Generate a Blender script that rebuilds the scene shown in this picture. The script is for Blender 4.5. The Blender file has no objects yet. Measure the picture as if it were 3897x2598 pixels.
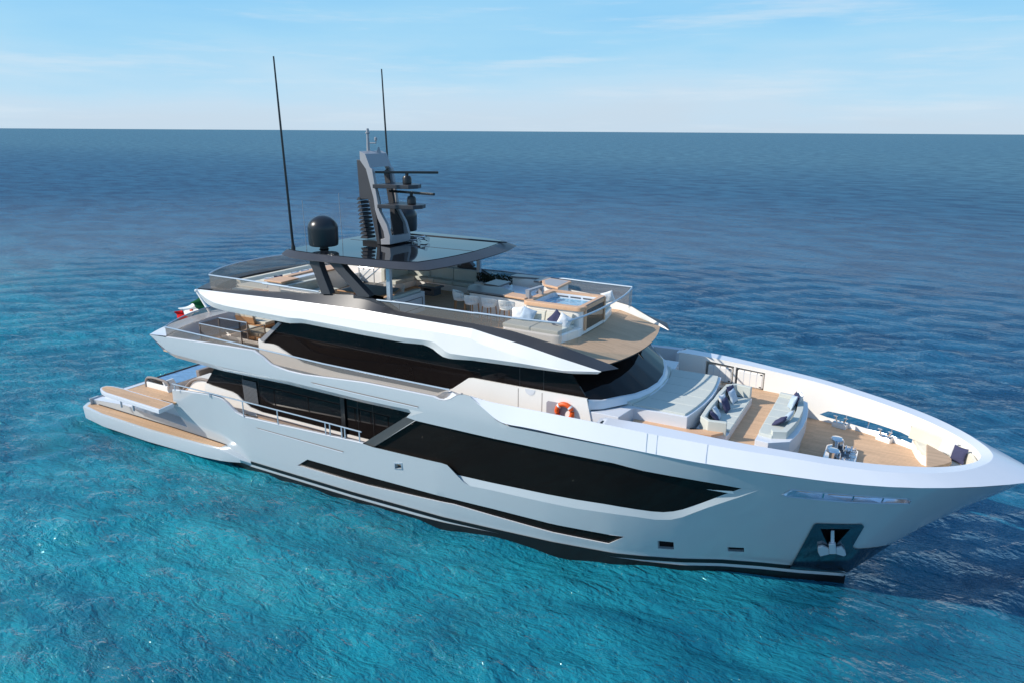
import bpy, bmesh, math, random
from math import radians, sin, cos, pi, atan2, sqrt, hypot
from mathutils import Vector, Matrix
from mathutils.geometry import delaunay_2d_cdt
random.seed(7)
SC = bpy.context.scene
COL = SC.collection

# ------------------------------------------------------------------ camera
cd = bpy.data.cameras.new('camera'); cam = bpy.data.objects.new('camera', cd); COL.objects.link(cam)
cd.sensor_width = 36; cd.lens = 25.4082; cd.clip_start = .5; cd.clip_end = 200000
_p, _y, _r = 0.28259, 2.07510, 0.00611
fw = Vector((cos(_y)*cos(_p), sin(_y)*cos(_p), -sin(_p)))
rt = Vector((sin(_y), -cos(_y), 0)); up = rt.cross(fw)
rt2 = rt*cos(_r) + up*sin(_r); up2 = up*cos(_r) - rt*sin(_r)
cam.matrix_world = Matrix(((rt2.x, up2.x, -fw.x, 36.5901), (rt2.y, up2.y, -fw.y, -24.9455), (rt2.z, up2.z, -fw.z, 15.0000), (0, 0, 0, 1)))
SC.camera = cam
# ------------------------------------------------------------------ light
SUN_DIR = Vector((-1.65, -1.25, 1.36)).normalized()          # towards the sun: off the starboard quarter
EL = math.asin(SUN_DIR.z); ROT = atan2(SUN_DIR.x, SUN_DIR.y)
sd = bpy.data.lights.new('sun', 'SUN'); sd.energy = 4.8; sd.angle = radians(.5); sd.color = (1, .93, .83)
sun = bpy.data.objects.new('sun', sd); COL.objects.link(sun)
sun.rotation_euler = SUN_DIR.to_track_quat('Z', 'Y').to_euler()
W = bpy.data.worlds.new('World'); SC.world = W; W.use_nodes = True
nt = W.node_tree; nt.nodes.clear()
def wn(t, **k):
    n = nt.nodes.new(t)
    for a, b in k.items(): setattr(n, a, b)
    return n
sky = wn('ShaderNodeTexSky', sky_type='NISHITA', sun_disc=False, sun_elevation=EL, sun_rotation=ROT, altitude=0, air_density=1.0, dust_density=.5, ozone_density=1.6)
bg = wn('ShaderNodeBackground'); bg.inputs[1].default_value = .1
wo = wn('ShaderNodeOutputWorld')
tc = wn('ShaderNodeTexCoord')
sep = wn('ShaderNodeSeparateXYZ'); nt.links.new(tc.outputs['Generated'], sep.inputs[0])
def wmath(op, a, b):
    n = wn('ShaderNodeMath', operation=op)
    for i, q in enumerate((a, b)):
        if isinstance(q, (int, float)): n.inputs[i].default_value = q
        else: nt.links.new(q, n.inputs[i])
    return n.outputs[0]
# clear air close to the horizon: pale bank of low haze turning to azure above it
mp = wn('ShaderNodeMapping'); mp.inputs['Scale'].default_value = (1.5, 1.5, 9); nt.links.new(tc.outputs['Generated'], mp.inputs[0])
cn = wn('ShaderNodeTexNoise'); cn.inputs['Scale'].default_value = 1.7; cn.inputs['Detail'].default_value = 8; cn.inputs['Roughness'].default_value = .55; nt.links.new(mp.outputs[0], cn.inputs['Vector'])
zz = wmath('SUBTRACT', sep.outputs[2], wmath('MULTIPLY', wmath('SUBTRACT', cn.outputs[0],   .5), .16))
cr = wn('ShaderNodeValToRGB'); R = cr.color_ramp
R.elements[0].position = 0; R.elements[0].color = (.585, .73, .87, 1)
R.elements[1].position = 1; R.elements[1].color = (.17, .40, .78, 1)
for p, c in ((.05, (.57, .75, .91, 1)), (.10, (.50, .75, .945, 1)), (.17, (.37, .70, .955, 1)), (.28, (.26, .62, .96, 1)), (.55, (.22, .50, .88, 1))):
    e = R.elements.new(p); e.color = c
nt.links.new(wmath('MULTIPLY', zz, 1.6), cr.inputs[0])
mp2 = wn('ShaderNodeMapping'); mp2.inputs['Scale'].default_value = (2.2, 2.2, 26); mp2.inputs['Rotation'].default_value = (.05, .04, 0); nt.links.new(tc.outputs['Generated'], mp2.inputs[0])
c2 = wn('ShaderNodeTexNoise'); c2.inputs['Scale'].default_value = 1.6; c2.inputs['Detail'].default_value = 9; c2.inputs['Roughness'].default_value = .6; nt.links.new(mp2.outputs[0], c2.inputs['Vector'])
wr = wn('ShaderNodeMapRange'); wr.interpolation_type = 'SMOOTHSTEP'; wr.inputs[1].default_value = .50; wr.inputs[2].default_value = .72; wr.inputs[4].default_value = .5; nt.links.new(c2.outputs[0], wr.inputs[0])
wisp = wn('ShaderNodeMix', data_type='RGBA'); nt.links.new(wr.outputs[0], wisp.inputs[0]); nt.links.new(cr.outputs[0], wisp.inputs[6]); wisp.inputs[7].default_value = (.70, .82, .93, 1)
gain = wn('ShaderNodeMix', data_type='RGBA', blend_type='MULTIPLY'); gain.inputs[0].default_value = 1; gain.inputs[7].default_value = (10, 10, 10, 1); nt.links.new(wisp.outputs[2], gain.inputs[6])
fade = wn('ShaderNodeMapRange'); fade.interpolation_type = 'SMOOTHSTEP'; fade.inputs[1].default_value = .12; fade.inputs[2].default_value = .6; fade.inputs[3].default_value = .94; fade.inputs[4].default_value = .75
nt.links.new(sep.outputs[2], fade.inputs[0])
mx = wn('ShaderNodeMix', data_type='RGBA'); nt.links.new(fade.outputs[0], mx.inputs[0]); nt.links.new(sky.outputs[0], mx.inputs[6]); nt.links.new(gain.outputs[2], mx.inputs[7])
nt.links.new(mx.outputs[2], bg.inputs[0]); nt.links.new(bg.outputs[0], wo.inputs[0])
SC.view_settings.view_transform = 'Standard'; SC.view_settings.look = 'None'; SC.view_settings.exposure = 0; SC.view_settings.gamma = 1

# ------------------------------------------------------------------ hull form
# half-breadth of the hull at station x and height z (metres)
def lerp(t, xs, ys):
    if t <= xs[0]: return ys[0]
    for i in range(1, len(xs)):
        if t <= xs[i]:
            u = (t - xs[i-1]) / (xs[i] - xs[i-1])
            return ys[i-1] + u * (ys[i] - ys[i-1])
    return ys[-1]
HX0 = [0, 6, 9.4, 11.4, 17.4, 22, 24, 26.5, 28.8, 29.8, 31, 32.25, 33.5, 34.8, 36.25]
HW0 = [3.82, 3.86, 3.98, 4.19, 4.15, 3.98, 3.77, 3.48, 3.05, 2.7, 2.2, 1.55, 1.05, .6, .0]
HX1 = [0, 6, 12, 22, 25, 27.5, 30, 32.2, 34.1, 35.8, 37.4, 38.9, 40, 40.6, 40.9]
HW1 = [4.4, 4.55, 4.7, 4.82, 4.85, 4.89, 4.87, 4.72, 4.39, 3.92, 3.33, 2.37, 1.35, .62, .0]
HXS = [36.22, 36.7, 37.45, 38.3, 39.3, 40.2, 40.9]
HZS = [.3, .9, 1.83, 2.75, 3.72, 4.5, 5.15]
HXK = [0, 25, 27.5, 30, 34.1, 37.4, 38.9, 40.9]
HZK = [5.3, 5.32, 5.36, 5.45, 5.42, 5.38, 5.33, 5.16]
def hull_y(x, z):
    w1 = lerp(x, HX1, HW1); zk = lerp(x, HXK, HZK)
    if x < 36.25: zb = .42; wb = lerp(x, HX0, HW0)
    else: zb = lerp(x, HXS, HZS); wb = 0.
    if z >= zk: return w1
    if z <= zb:
        return max(0., wb - (zb - z) * (.12 if x < 36 else .4))
    s = (z - zb) / max(.05, zk - zb)
    p = lerp(x, [0, 22, 30, 36, 41], [.75, .8, .95, .92, .9])
    return wb + (w1 - wb) * s ** p

# fly deck side: crest of the bulwark on which the glass stands
def crest_y(x): return lerp(x, [8, 12, 18, 24, 26.63, 28.5], [3.6, 3.75, 3.8, 3.62, 3.45, 2.9])

# ------------------------------------------------------------------ materials
def newmat(name):
    m = bpy.data.materials.new(name); m.use_nodes = True
    return m, m.node_tree, m.node_tree.nodes['Principled BSDF']
def mat(name, col, rough=.5, metal=0., spec=.5, var=.04, vscale=3., bump=0., bscale=40., coat=0.):
    """plain surface with a little procedural variation of tone and gloss"""
    m, t, b = newmat(name)
    b.inputs['Roughness'].default_value = rough; b.inputs['Metallic'].default_value = metal
    b.inputs['Specular IOR Level'].default_value = spec; b.inputs['Coat Weight'].default_value = coat; b.inputs['Coat Roughness'].default_value = .05
    c = t.nodes.new('ShaderNodeTexCoord'); n = t.nodes.new('ShaderNodeTexNoise')
    n.inputs['Scale'].default_value = vscale; n.inputs['Detail'].default_value = 5
    t.links.new(c.outputs['Object'], n.inputs['Vector'])
    x = t.nodes.new('ShaderNodeMix'); x.data_type = 'RGBA'
    x.inputs[6].default_value = (*[max(0, v*(1-var)) for v in col], 1); x.inputs[7].default_value = (*[min(1, v*(1+var)) for v in col], 1)
    t.links.new(n.outputs[0], x.inputs[0]); t.links.new(x.outputs[2], b.inputs['Base Color'])
    if bump:
        n2 = t.nodes.new('ShaderNodeTexNoise'); n2.inputs['Scale'].default_value = bscale; n2.inputs['Detail'].default_value = 3
        t.links.new(c.outputs['Object'], n2.inputs['Vector'])
        bp = t.nodes.new('ShaderNodeBump'); bp.inputs['Strength'].default_value = bump; bp.inputs['Distance'].default_value = .02
        t.links.new(n2.outputs[0], bp.inputs['Height']); t.links.new(bp.outputs[0], b.inputs['Normal'])
    return m
def teak(name, col, pitch=.09, dark=.45, axis=1):
    """deck planks running fore and aft: caulked seams, tone changing from plank to plank"""
    m, t, b = newmat(name); N = t.nodes; L = t.links
    b.inputs['Roughness'].default_value = .62; b.inputs['Specular IOR Level'].default_value = .25
    g = N.new('ShaderNodeNewGeometry'); s = N.new('ShaderNodeSeparateXYZ'); L.new(g.outputs['Position'], s.inputs[0])
    d = N.new('ShaderNodeMath'); d.operation = 'DIVIDE'; d.inputs[1].default_value = pitch; L.new(s.outputs[axis], d.inputs[0])
    fr = N.new('ShaderNodeMath'); fr.operation = 'FRACT'; L.new(d.outputs[0], fr.inputs[0])
    fl = N.new('ShaderNodeMath'); fl.operation = 'FLOOR'; L.new(d.outputs[0], fl.inputs[0])
    wn_ = N.new('ShaderNodeTexWhiteNoise'); wn_.noise_dimensions = '2D'
    lx = N.new('ShaderNodeMath'); lx.operation = 'MULTIPLY_ADD'; lx.inputs[1].default_value = .45; L.new(s.outputs[1-axis], lx.inputs[0])
    L.new(wn_.outputs[0], lx.inputs[2]) if False else None
    fx = N.new('ShaderNodeMath'); fx.operation = 'FLOOR'; L.new(lx.outputs[0], fx.inputs[0])
    cb = N.new('ShaderNodeCombineXYZ'); L.new(fl.outputs[0], cb.inputs[0]); L.new(fx.outputs[0], cb.inputs[1])
    L.new(cb.outputs[0], wn_.inputs['Vector'])
    mpg = N.new('ShaderNodeMapping'); mpg.inputs['Scale'].default_value = (3, 40, 3) if axis == 1 else (40, 3, 3); L.new(g.outputs['Position'], mpg.inputs[0])
    ns = N.new('ShaderNodeTexNoise'); ns.inputs['Scale'].default_value = 1.6; ns.inputs['Detail'].default_value = 6; L.new(mpg.outputs[0], ns.inputs['Vector'])
    ad = N.new('ShaderNodeMath'); ad.operation = 'MULTIPLY_ADD'; ad.inputs[1].default_value = .45; L.new(wn_.outputs[0], ad.inputs[0]); L.new(ns.outputs[0], ad.inputs[2])
    r = N.new('ShaderNodeMapRange'); r.inputs[1].default_value = .3; r.inputs[2].default_value = 1.1; L.new(ad.outputs[0], r.inputs[0])
    x = N.new('ShaderNodeMix'); x.data_type = 'RGBA'; x.inputs[6].default_value = (*[v*.82 for v in col], 1); x.inputs[7].default_value = (*[min(1, v*1.14) for v in col], 1); L.new(r.outputs[0], x.inputs[0])
    gt = N.new('ShaderNodeMath'); gt.operation = 'LESS_THAN'; gt.inputs[1].default_value = .13; L.new(fr.outputs[0], gt.inputs[0])
    gm = N.new('ShaderNodeMath'); gm.operation = 'MULTIPLY'; gm.inputs[1].default_value = dark; L.new(gt.outputs[0], gm.inputs[0])
    y = N.new('ShaderNodeMix'); y.data_type = 'RGBA'; y.inputs[7].default_value = (.05, .035, .025, 1); L.new(gm.outputs[0], y.inputs[0]); L.new(x.outputs[2], y.inputs[6])
    L.new(y.outputs[2], b.inputs['Base Color'])
    return m
def pane(name, tint, refl=1., veil=0., vcol=(.5, .48, .45)):
    """thin tinted glass: lets light straight through, reflects by angle, with a faint milky veil"""
    m, t, b = newmat(name); N = t.nodes; L = t.links; N.remove(b)
    o = N['Material Output']; tr = N.new('ShaderNodeBsdfTransparent'); tr.inputs[0].default_value = (*tint, 1)
    gl = N.new('ShaderNodeBsdfGlossy'); gl.inputs['Roughness'].default_value = .015; gl.inputs[0].default_value = (.9, .9, .9, 1)
    df = N.new('ShaderNodeBsdfDiffuse'); df.inputs[0].default_value = (*vcol, 1)
    mv = N.new('ShaderNodeMixShader'); mv.inputs[0].default_value = veil; L.new(tr.outputs[0], mv.inputs[1]); L.new(df.outputs[0], mv.inputs[2])
    fr = N.new('ShaderNodeFresnel'); fr.inputs[0].default_value = 1.4
    ml = N.new('ShaderNodeMath'); ml.operation = 'MULTIPLY'; ml.inputs[1].default_value = refl; L.new(fr.outputs[0], ml.inputs[0])
    mx_ = N.new('ShaderNodeMixShader'); L.new(ml.outputs[0], mx_.inputs[0]); L.new(mv.outputs[0], mx_.inputs[1]); L.new(gl.outputs[0], mx_.inputs[2])
    L.new(mx_.outputs[0], o.inputs[0])
    return m
M = dict(
    hull=mat('hull_paint', (.475, .525, .555), .12, spec=.5, var=.025, vscale=.35, coat=.3),
    white=mat('white_gelcoat', (.86, .835, .80), .25, var=.02, vscale=.6, coat=.2),
    cool=mat('cool_white_gelcoat', (.68, .70, .745), .25, var=.02, vscale=.6, coat=.2),
    dark=mat('anthracite_paint', (.046, .047, .054), .42, spec=.4, var=.12, vscale=2),
    darkgloss=mat('gloss_black_roof', (.010, .012, .016), .04, spec=.24, var=.1),
    blackglass=mat('dark_window_glass', (.009, .007, .007), .03, spec=.22, var=.2, vscale=1.),
    hullglass=mat('dark_hull_glass', (.011, .009, .008), .06, spec=.10, var=.2, vscale=1.),
    strut=mat('smoked_strut', (.085, .085, .085), .2),
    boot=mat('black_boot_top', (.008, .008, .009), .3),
    grey=mat('mast_grey', (.31, .315, .335), .4),
    silver=mat('rail_steel', (.42, .50, .58), .28, metal=.35, var=.05),
    chrome=mat('polished_steel', (.78, .78, .79), .1, metal=1., var=.03),
    dome=mat('satin_black_dome', (.016, .017, .02), .28, spec=.5, var=.1),
    polished=mat('polished_reveal', (.78, .83, .90), .22, metal=.9, var=.03),
    bright=mat('anchor_steel', (.66, .70, .76), .28, metal=.25, var=.05),
    darksteel=mat('bow_shield_steel', (.16, .19, .22), .12, metal=.9, var=.1),
    teak=teak('teak_deck', (.62, .405, .25), .10, .65),
    teakfine=teak('teak_fore_deck', (.62, .415, .265), .11, .75),
    wood=mat('oiled_teak', (.52, .29, .14), .45, var=.15, vscale=9),
    paleteak=teak('weathered_teak_brow', (.50, .345, .225), .06, .12),
    woodrim=mat('teak_rim', (.66, .40, .24), .5, var=.10, vscale=8),
    cushion=mat('grey_green_canvas', (.56, .58, .535), .9, spec=.15, var=.05, bump=.15, bscale=220),
    cream=mat('cream_canvas', (.66, .62, .52), .9, spec=.15, var=.05, bump=.15, bscale=220),
    navy=mat('navy_linen', (.060, .063, .12), .95, spec=.1, var=.2, vscale=30, bump=.25, bscale=180),
    paleblue=mat('pale_blue_linen', (.44, .53, .62), .95, spec=.1, var=.12, vscale=25, bump=.25, bscale=180),
    linen=mat('white_linen', (.82, .82, .82), .95, spec=.1, var=.06, vscale=20, bump=.25, bscale=180),
    rope=mat('woven_cord', (.78, .78, .75), .85, var=.1, vscale=40),
    legwood=mat('stool_leg_wood', (.34, .175, .075), .5, var=.2, vscale=20),
    stone=mat('grey_stone_top', (.17, .165, .165), .3, var=.1, vscale=8),
    concrete=mat('grey_table_body', (.085, .09, .10), .6, var=.1),
    black=mat('black_plastic', (.012, .012, .014), .35),
    orange=mat('orange_vinyl', (.75, .10, .012), .45, var=.06),
    glass=pane('tinted_balustrade', (.66, .62, .59), 1., .26, (.47, .44, .41)),
    clear=pane('clear_glass', (.82, .87, .87), 1.),
    bronze=pane('bronze_tub_glass', (.74, .60, .48), 1., .25, (.5, .36, .25)),
    taupe=mat('taupe_trim', (.26, .22, .20), .5),
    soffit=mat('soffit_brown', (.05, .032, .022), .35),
    plant=mat('dark_leaf', (.012, .022, .010), .7, var=.5, vscale=30),
    green=mat('green_lamp_glass', (.03, .30, .05), .2),
)
# ------------------------------------------------------------------ objects
WL = {}
def tag(o, label, cat, group=None):
    o['label'] = label; o['category'] = cat
    if group: o['group'] = group
    return o
def thing(name, label, cat, loc=(0, 0, 0), group=None):
    o = bpy.data.objects.new(name, None); COL.objects.link(o); o.location = loc; o.empty_display_size = .2
    WL[o] = Vector(loc)
    return tag(o, label, cat, group)
class G:
    """collects shapes that become ONE mesh object"""
    def __init__(s): s.v = []; s.f = []; s.m = []; s.mi = 0; s.mir = False
    def add(s, vs, fs):
        k = len(s.v); s.v += [tuple(p) for p in vs]; s.f += [tuple(i+k for i in f) for f in fs]; s.m += [s.mi]*len(fs); return s
    def face(s, pts): return s.add(pts, [tuple(range(len(pts)))])
    def loft(s, lines, closed=False):
        n = len(lines[0]); vs = [p for l in lines for p in l]; fs = []
        for i in range(len(lines)-1):
            for j in range(n if closed else n-1):
                a = i*n+j; b = i*n+(j+1) % n; fs.append((a, b, b+n, a+n))
        return s.add(vs, fs)
    def prism(s, poly, vec):
        n = len(poly); q = [tuple(Vector(p)+Vector(vec)) for p in poly]
        return s.add(list(poly)+q, [tuple(range(n))[::-1], tuple(range(n, 2*n))]+[(i, (i+1) % n, (i+1) % n+n, i+n) for i in range(n)])
    def box(s, x0, x1, y0, y1, z0, z1):
        return s.prism([(x0, y0, z0), (x1, y0, z0), (x1, y1, z0), (x0, y1, z0)], (0, 0, z1-z0))
    def tube(s, path, r, n=8, closed=False):
        path = [Vector(p) for p in path]; rings = []
        rr = r if isinstance(r, (list, tuple)) else [r]*len(path)
        K = len(path)
        for i, p in enumerate(path):
            a = path[i-1] if (i or closed) else p; b = path[(i+1) % K] if (i < K-1 or closed) else p
            d = (b-a).normalized(); u = d.orthogonal().normalized() if abs(d.z) > .95 else Vector((0, 0, 1)).cross(d).normalized(); w = d.cross(u)
            rings.append([tuple(p+u*cos(2*pi*k/n)*rr[i]+w*sin(2*pi*k/n)*rr[i]) for k in range(n)])
        if closed: rings.append(rings[0])
        s.loft(rings, True)
        if not closed: s.face(rings[0][::-1]); s.face(rings[-1])
        return s
    def lathe(s, prof, c, n=20, axis='z'):
        rings = []
        for r, h in prof:
            ring = []
            for k in range(n):
                a = 2*pi*k/n; q = (r*cos(a), r*sin(a), h)
                if axis == 'x': q = (h, r*cos(a), r*sin(a))
                if axis == 'y': q = (r*cos(a), h, r*sin(a))
                ring.append((c[0]+q[0], c[1]+q[1], c[2]+q[2]))
            rings.append(ring)
        s.loft(rings, True); s.face(rings[0][::-1]); s.face(rings[-1]); return s
    def both(s, join=False):
        """repeat on the port side: as one mesh where the halves meet, else as a second object"""
        if not join: s.mir = True; return s
        k = len(s.v); s.v += [(x, -y, z) for x, y, z in s.v]; n = len(s.f)
        s.f += [tuple(i+k for i in f[::-1]) for f in s.f[:n]]; s.m += s.m[:n]; return s
    def obj(s, name, mats, parent=None, **k):
        o = s._obj(name, mats, parent, **k)
        if s.mir:
            q = G(); q.v = [(x, -y, z) for x, y, z in s.v]; q.f = [f[::-1] for f in s.f]; q.m = s.m
            o['twin'] = q._obj(name, mats, parent, **k).name; del o['twin']
        return o
    def _obj(s, name, mats, parent=None, smooth=False, bevel=0, seg=2, subsurf=0, recalc=True, angle=35):
        me = bpy.data.meshes.new(name); o = bpy.data.objects.new(name, me); COL.objects.link(o)
        off = Vector((0, 0, 0))
        if parent is not None:
            o.parent = parent; off = WL[parent]; WL[o] = off
        else: WL[o] = off
        me.from_pydata([tuple(Vector(p)-off) for p in s.v], [], s.f)
        for m in (mats if isinstance(mats, (list, tuple)) else [mats]): me.materials.append(m)
        me.polygons.foreach_set('material_index', s.m)
        bm = bmesh.new(); bm.from_mesh(me); bmesh.ops.remove_doubles(bm, verts=bm.verts, dist=.0004)
        if recalc: bmesh.ops.recalc_face_normals(bm, faces=bm.faces)
        bm.to_mesh(me); bm.free()
        if smooth:
            me.polygons.foreach_set('use_smooth', [True]*len(me.polygons))
            bm = bmesh.new(); bm.from_mesh(me)
            for e in bm.edges:
                if len(e.link_faces) == 2 and e.calc_face_angle(0) > radians(angle): e.smooth = False
            bm.to_mesh(me); bm.free()
        if bevel:
            b = o.modifiers.new('bevel', 'BEVEL'); b.width = bevel; b.segments = seg; b.limit_method = 'ANGLE'; b.angle_limit = radians(30); b.harden_normals = False
            me.polygons.foreach_set('use_smooth', [True]*len(me.polygons))
            bw = o.modifiers.new('wn', 'WEIGHTED_NORMAL'); bw.keep_sharp = True
        if subsurf:
            q = o.modifiers.new('sub', 'SUBSURF'); q.levels = q.render_levels = subsurf
            me.polygons.foreach_set('use_smooth', [True]*len(me.polygons))
        return o
def at_x(line, x):
    for i in range(1, len(line)):
        a, b = line[i-1], line[i]
        if x <= b[0] or i == len(line)-1:
            t = 0 if b[0] == a[0] else (x-a[0])/(b[0]-a[0]); t = min(1, max(0, t))
            return tuple(a[k]+t*(b[k]-a[k]) for k in range(3))
def resamp(line, n):
    s = [0]
    for a, b in zip(line, line[1:]): s.append(s[-1]+(Vector(b)-Vector(a)).length)
    out = []
    for k in range(n):
        t = s[-1]*k/(n-1); i = 1
        while i < len(s)-1 and s[i] < t: i += 1
        u = 0 if s[i] == s[i-1] else (t-s[i-1])/(s[i]-s[i-1]); out.append(tuple(Vector(line[i-1]).lerp(Vector(line[i]), u)))
    return out
def smooth_line(line, it=2):
    for _ in range(it):
        o = [line[0]]
        for a, b in zip(line, line[1:]):
            a, b = Vector(a), Vector(b); o += [tuple(a.lerp(b, .25)), tuple(a.lerp(b, .75))]
        o.append(line[-1]); line = o
    return line
def inside(p, poly):
    x, z = p; c = False; j = len(poly)-1
    for i in range(len(poly)):
        xi, zi = poly[i]; xj, zj = poly[j]
        if (zi > z) != (zj > z) and x < (xj-xi)*(z-zi)/(zj-zi)+xi: c = not c
        j = i
    return c
def dens(poly, d=.5, closed=True):
    o = []; n = len(poly)
    for i in range(n if closed else n-1):
        a = poly[i]; b = poly[(i+1) % n]; k = max(1, int(hypot(b[0]-a[0], b[1]-a[1])/d))
        o += [(a[0]+(b[0]-a[0])*q/k, a[1]+(b[1]-a[1])*q/k) for q in range(k)]
    if not closed: o.append(poly[-1])
    return o
def patch(g, outline, holes, fn, grid=.45):
    """fill an outline with holes, drawn in two coordinates, and lay it on the surface fn(u, v) -> (x, y, z)"""
    pts = []; edges = []
    loops = [dens(outline)] + [dens(h) for h in holes]
    for l in loops:
        k = len(pts); pts += l; edges += [(k+i, k+(i+1) % len(l)) for i in range(len(l))]
    xs = [p[0] for p in outline]; zs = [p[1] for p in outline]
    if grid:
        x = min(xs)+grid*.5
        while x < max(xs):
            z = min(zs)+grid*.37
            while z < max(zs):
                if inside((x, z), outline) and not any(inside((x, z), h) for h in holes): pts.append((x, z))
                z += grid
            x += grid
    r = delaunay_2d_cdt([Vector(p) for p in pts], edges, [], 0, 1e-4)
    V, F = r[0], r[2]; fs = []
    for f in F:
        c = (sum(V[i].x for i in f)/len(f), sum(V[i].y for i in f)/len(f))
        if inside(c, loops[0]) and not any(inside(c, h) for h in loops[1:]): fs.append(tuple(f))
    g.add([fn(v.x, v.y) for v in V], fs)
def copy_tree(o, parent=None):
    c = o.copy(); COL.objects.link(c); c.parent = parent
    for ch in list(o.children): copy_tree(ch, c)
    return c

# ------------------------------------------------------------------ sea
def sea_mat():
    m, t, b = newmat('sea_water'); N = t.nodes; L = t.links
    g = N.new('ShaderNodeNewGeometry')
    def mapping(rot, sc):
        n = N.new('ShaderNodeMapping'); n.inputs['Rotation'].default_value = (0, 0, radians(rot)); n.inputs['Scale'].default_value = sc
        L.new(g.outputs['Position'], n.inputs[0]); return n
    def noise(v, scale, det=4, rough=.55, dist=0.):
        n = N.new('ShaderNodeTexNoise'); n.inputs['Scale'].default_value = scale; n.inputs['Detail'].default_value = det; n.inputs['Roughness'].default_value = rough; n.inputs['Distortion'].default_value = dist
        L.new(v.outputs[0], n.inputs['Vector']); return n.outputs[0]
    def mth(op, a, b_, c=None):
        n = N.new('ShaderNodeMath'); n.operation = op
        for i, q in enumerate((a, b_, c)):
            if q is None: continue
            if isinstance(q, (int, float)): n.inputs[i].default_value = q
            else: L.new(q, n.inputs[i])
        return n.outputs[0]
    def rng(a, lo, hi, o0=0., o1=1.):
        n = N.new('ShaderNodeMapRange'); n.interpolation_type = 'SMOOTHSTEP'; L.new(a, n.inputs[0])
        for i, q in zip((1, 2, 3, 4), (lo, hi, o0, o1)): n.inputs[i].default_value = q
        return n.outputs[0]
    def mixc(f, c0, c1):
        n = N.new('ShaderNodeMix'); n.data_type = 'RGBA'
        L.new(f, n.inputs[0])
        for i, q in ((6, c0), (7, c1)):
            if isinstance(q, tuple): n.inputs[i].default_value = (*q, 1)
            else: L.new(q, n.inputs[i])
        return n.outputs[2]
    # depth of the bottom: shallow sand to starboard and astern, dropping away ahead and to port
    s = N.new('ShaderNodeSeparateXYZ'); L.new(g.outputs['Position'], s.inputs[0])
    big = noise(mapping(20, (1, 1, 1)), .035, 3, .5)
    ahead = mth('MAXIMUM', mth('SUBTRACT', s.outputs[0], 24.), 0.)
    dep = mth('ADD', mth('MULTIPLY', s.outputs[1], .020), mth('MULTIPLY', ahead, .022))
    dep = mth('ADD', dep, mth('MULTIPLY', mth('SUBTRACT', big, .5), .9))
    f1 = rng(dep, -.55, .95)
    f2 = rng(dep, 1., 9.)
    mid = noise(mapping(35, (1, 1.6, 1)), .13, 7, .62, .5)
    col = mixc(f1, (.007, .225, .300), (.014, .095, .195))
    col = mixc(f2, col, (.062, .172, .250))
    patchy = rng(mid, .34, .66)
    dk = N.new('ShaderNodeMix'); dk.data_type = 'RGBA'; dk.blend_type = 'MULTIPLY'; dk.inputs[0].default_value = 1
    L.new(col, dk.inputs[6]); L.new(mixc(patchy, (.50, .58, .66), (1.22, 1.16, 1.08)), dk.inputs[7])
    L.new(dk.outputs[2], b.inputs['Base Color'])
    ln = N.new('ShaderNodeVectorMath'); ln.operation = 'LENGTH'; L.new(g.outputs['Position'], ln.inputs[0])
    L.new(rng(ln.outputs['Value'], 30., 300., .05, .14), b.inputs['Roughness'])     # far off, the wavelets blend into an even roughness
    b.inputs['IOR'].default_value = 1.33; b.inputs['Specular IOR Level'].default_value = 0.
    # waves: long chop, short chop, ripples; crests lie across the breeze; here and there a cat's-paw of steeper ripples
    w1 = noise(mapping(31, (.5, 1.5, 1)), .5, 2, .5, .3)
    w2 = noise(mapping(24, (.7, 1.6, 1)), 1.4, 3, .55, .5)
    w3 = noise(mapping(40, (.8, 1.3, 1)), 4.5, 3, .6, .6)
    w4 = noise(mapping(10, (1, 1.4, 1)), 13., 2, .5, .3)
    paw = rng(noise(mapping(15, (1, 1.5, 1)), .30, 3, .6), .55, .70)
    h = mth('ADD', mth('MULTIPLY', w1, .30), mth('MULTIPLY', w2, .24))
    h = mth('ADD', h, mth('MULTIPLY', w3, .105))
    h = mth('ADD', h, mth('MULTIPLY', mth('MULTIPLY', w4, paw), .075))
    # farther out only the longer waves can still be told apart
    for sc_, am, d0, d1, ro in ((.21, .26, 50., 130., 30), (.060, .85, 150., 380., 27), (.015, 3.2, 420., 1100., 31), (.0038, 12., 1300., 3500., 29)):
        wl = noise(mapping(ro, (.6, 1.35, 1)), sc_, 3, .6, .4)
        h = mth('ADD', h, mth('MULTIPLY', mth('MULTIPLY', wl, am), rng(ln.outputs['Value'], d0, d1)))
    bp = N.new('ShaderNodeBump'); bp.inputs['Strength'].default_value = 1.; bp.inputs['Distance'].default_value = 1.
    L.new(h, bp.inputs['Height']); L.new(bp.outputs[0], b.inputs['Normal'])
    # surface reflection; the rougher open sea hides part of its mirror behind its own wave crests
    gl = N.new('ShaderNodeBsdfGlossy'); gl.inputs['Color'].default_value = (1, 1, 1, 1); L.new(bp.outputs[0], gl.inputs['Normal'])
    L.new(rng(ln.outputs['Value'], 30., 300., .05, .16), gl.inputs['Roughness'])
    fr = N.new('ShaderNodeFresnel'); fr.inputs['IOR'].default_value = 1.33; L.new(bp.outputs[0], fr.inputs['Normal'])
    fac = mth('MINIMUM', fr.outputs[0], rng(ln.outputs['Value'], 20., 180., .36, .13))
    ms = N.new('ShaderNodeMixShader'); L.new(fac, ms.inputs[0]); L.new(b.outputs[0], ms.inputs[1]); L.new(gl.outputs[0], ms.inputs[2])
    L.new(ms.outputs[0], N['Material Output'].inputs[0])
    return m
M['sea'] = sea_mat()
import numpy as np
SEA_Z = -.07
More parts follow.
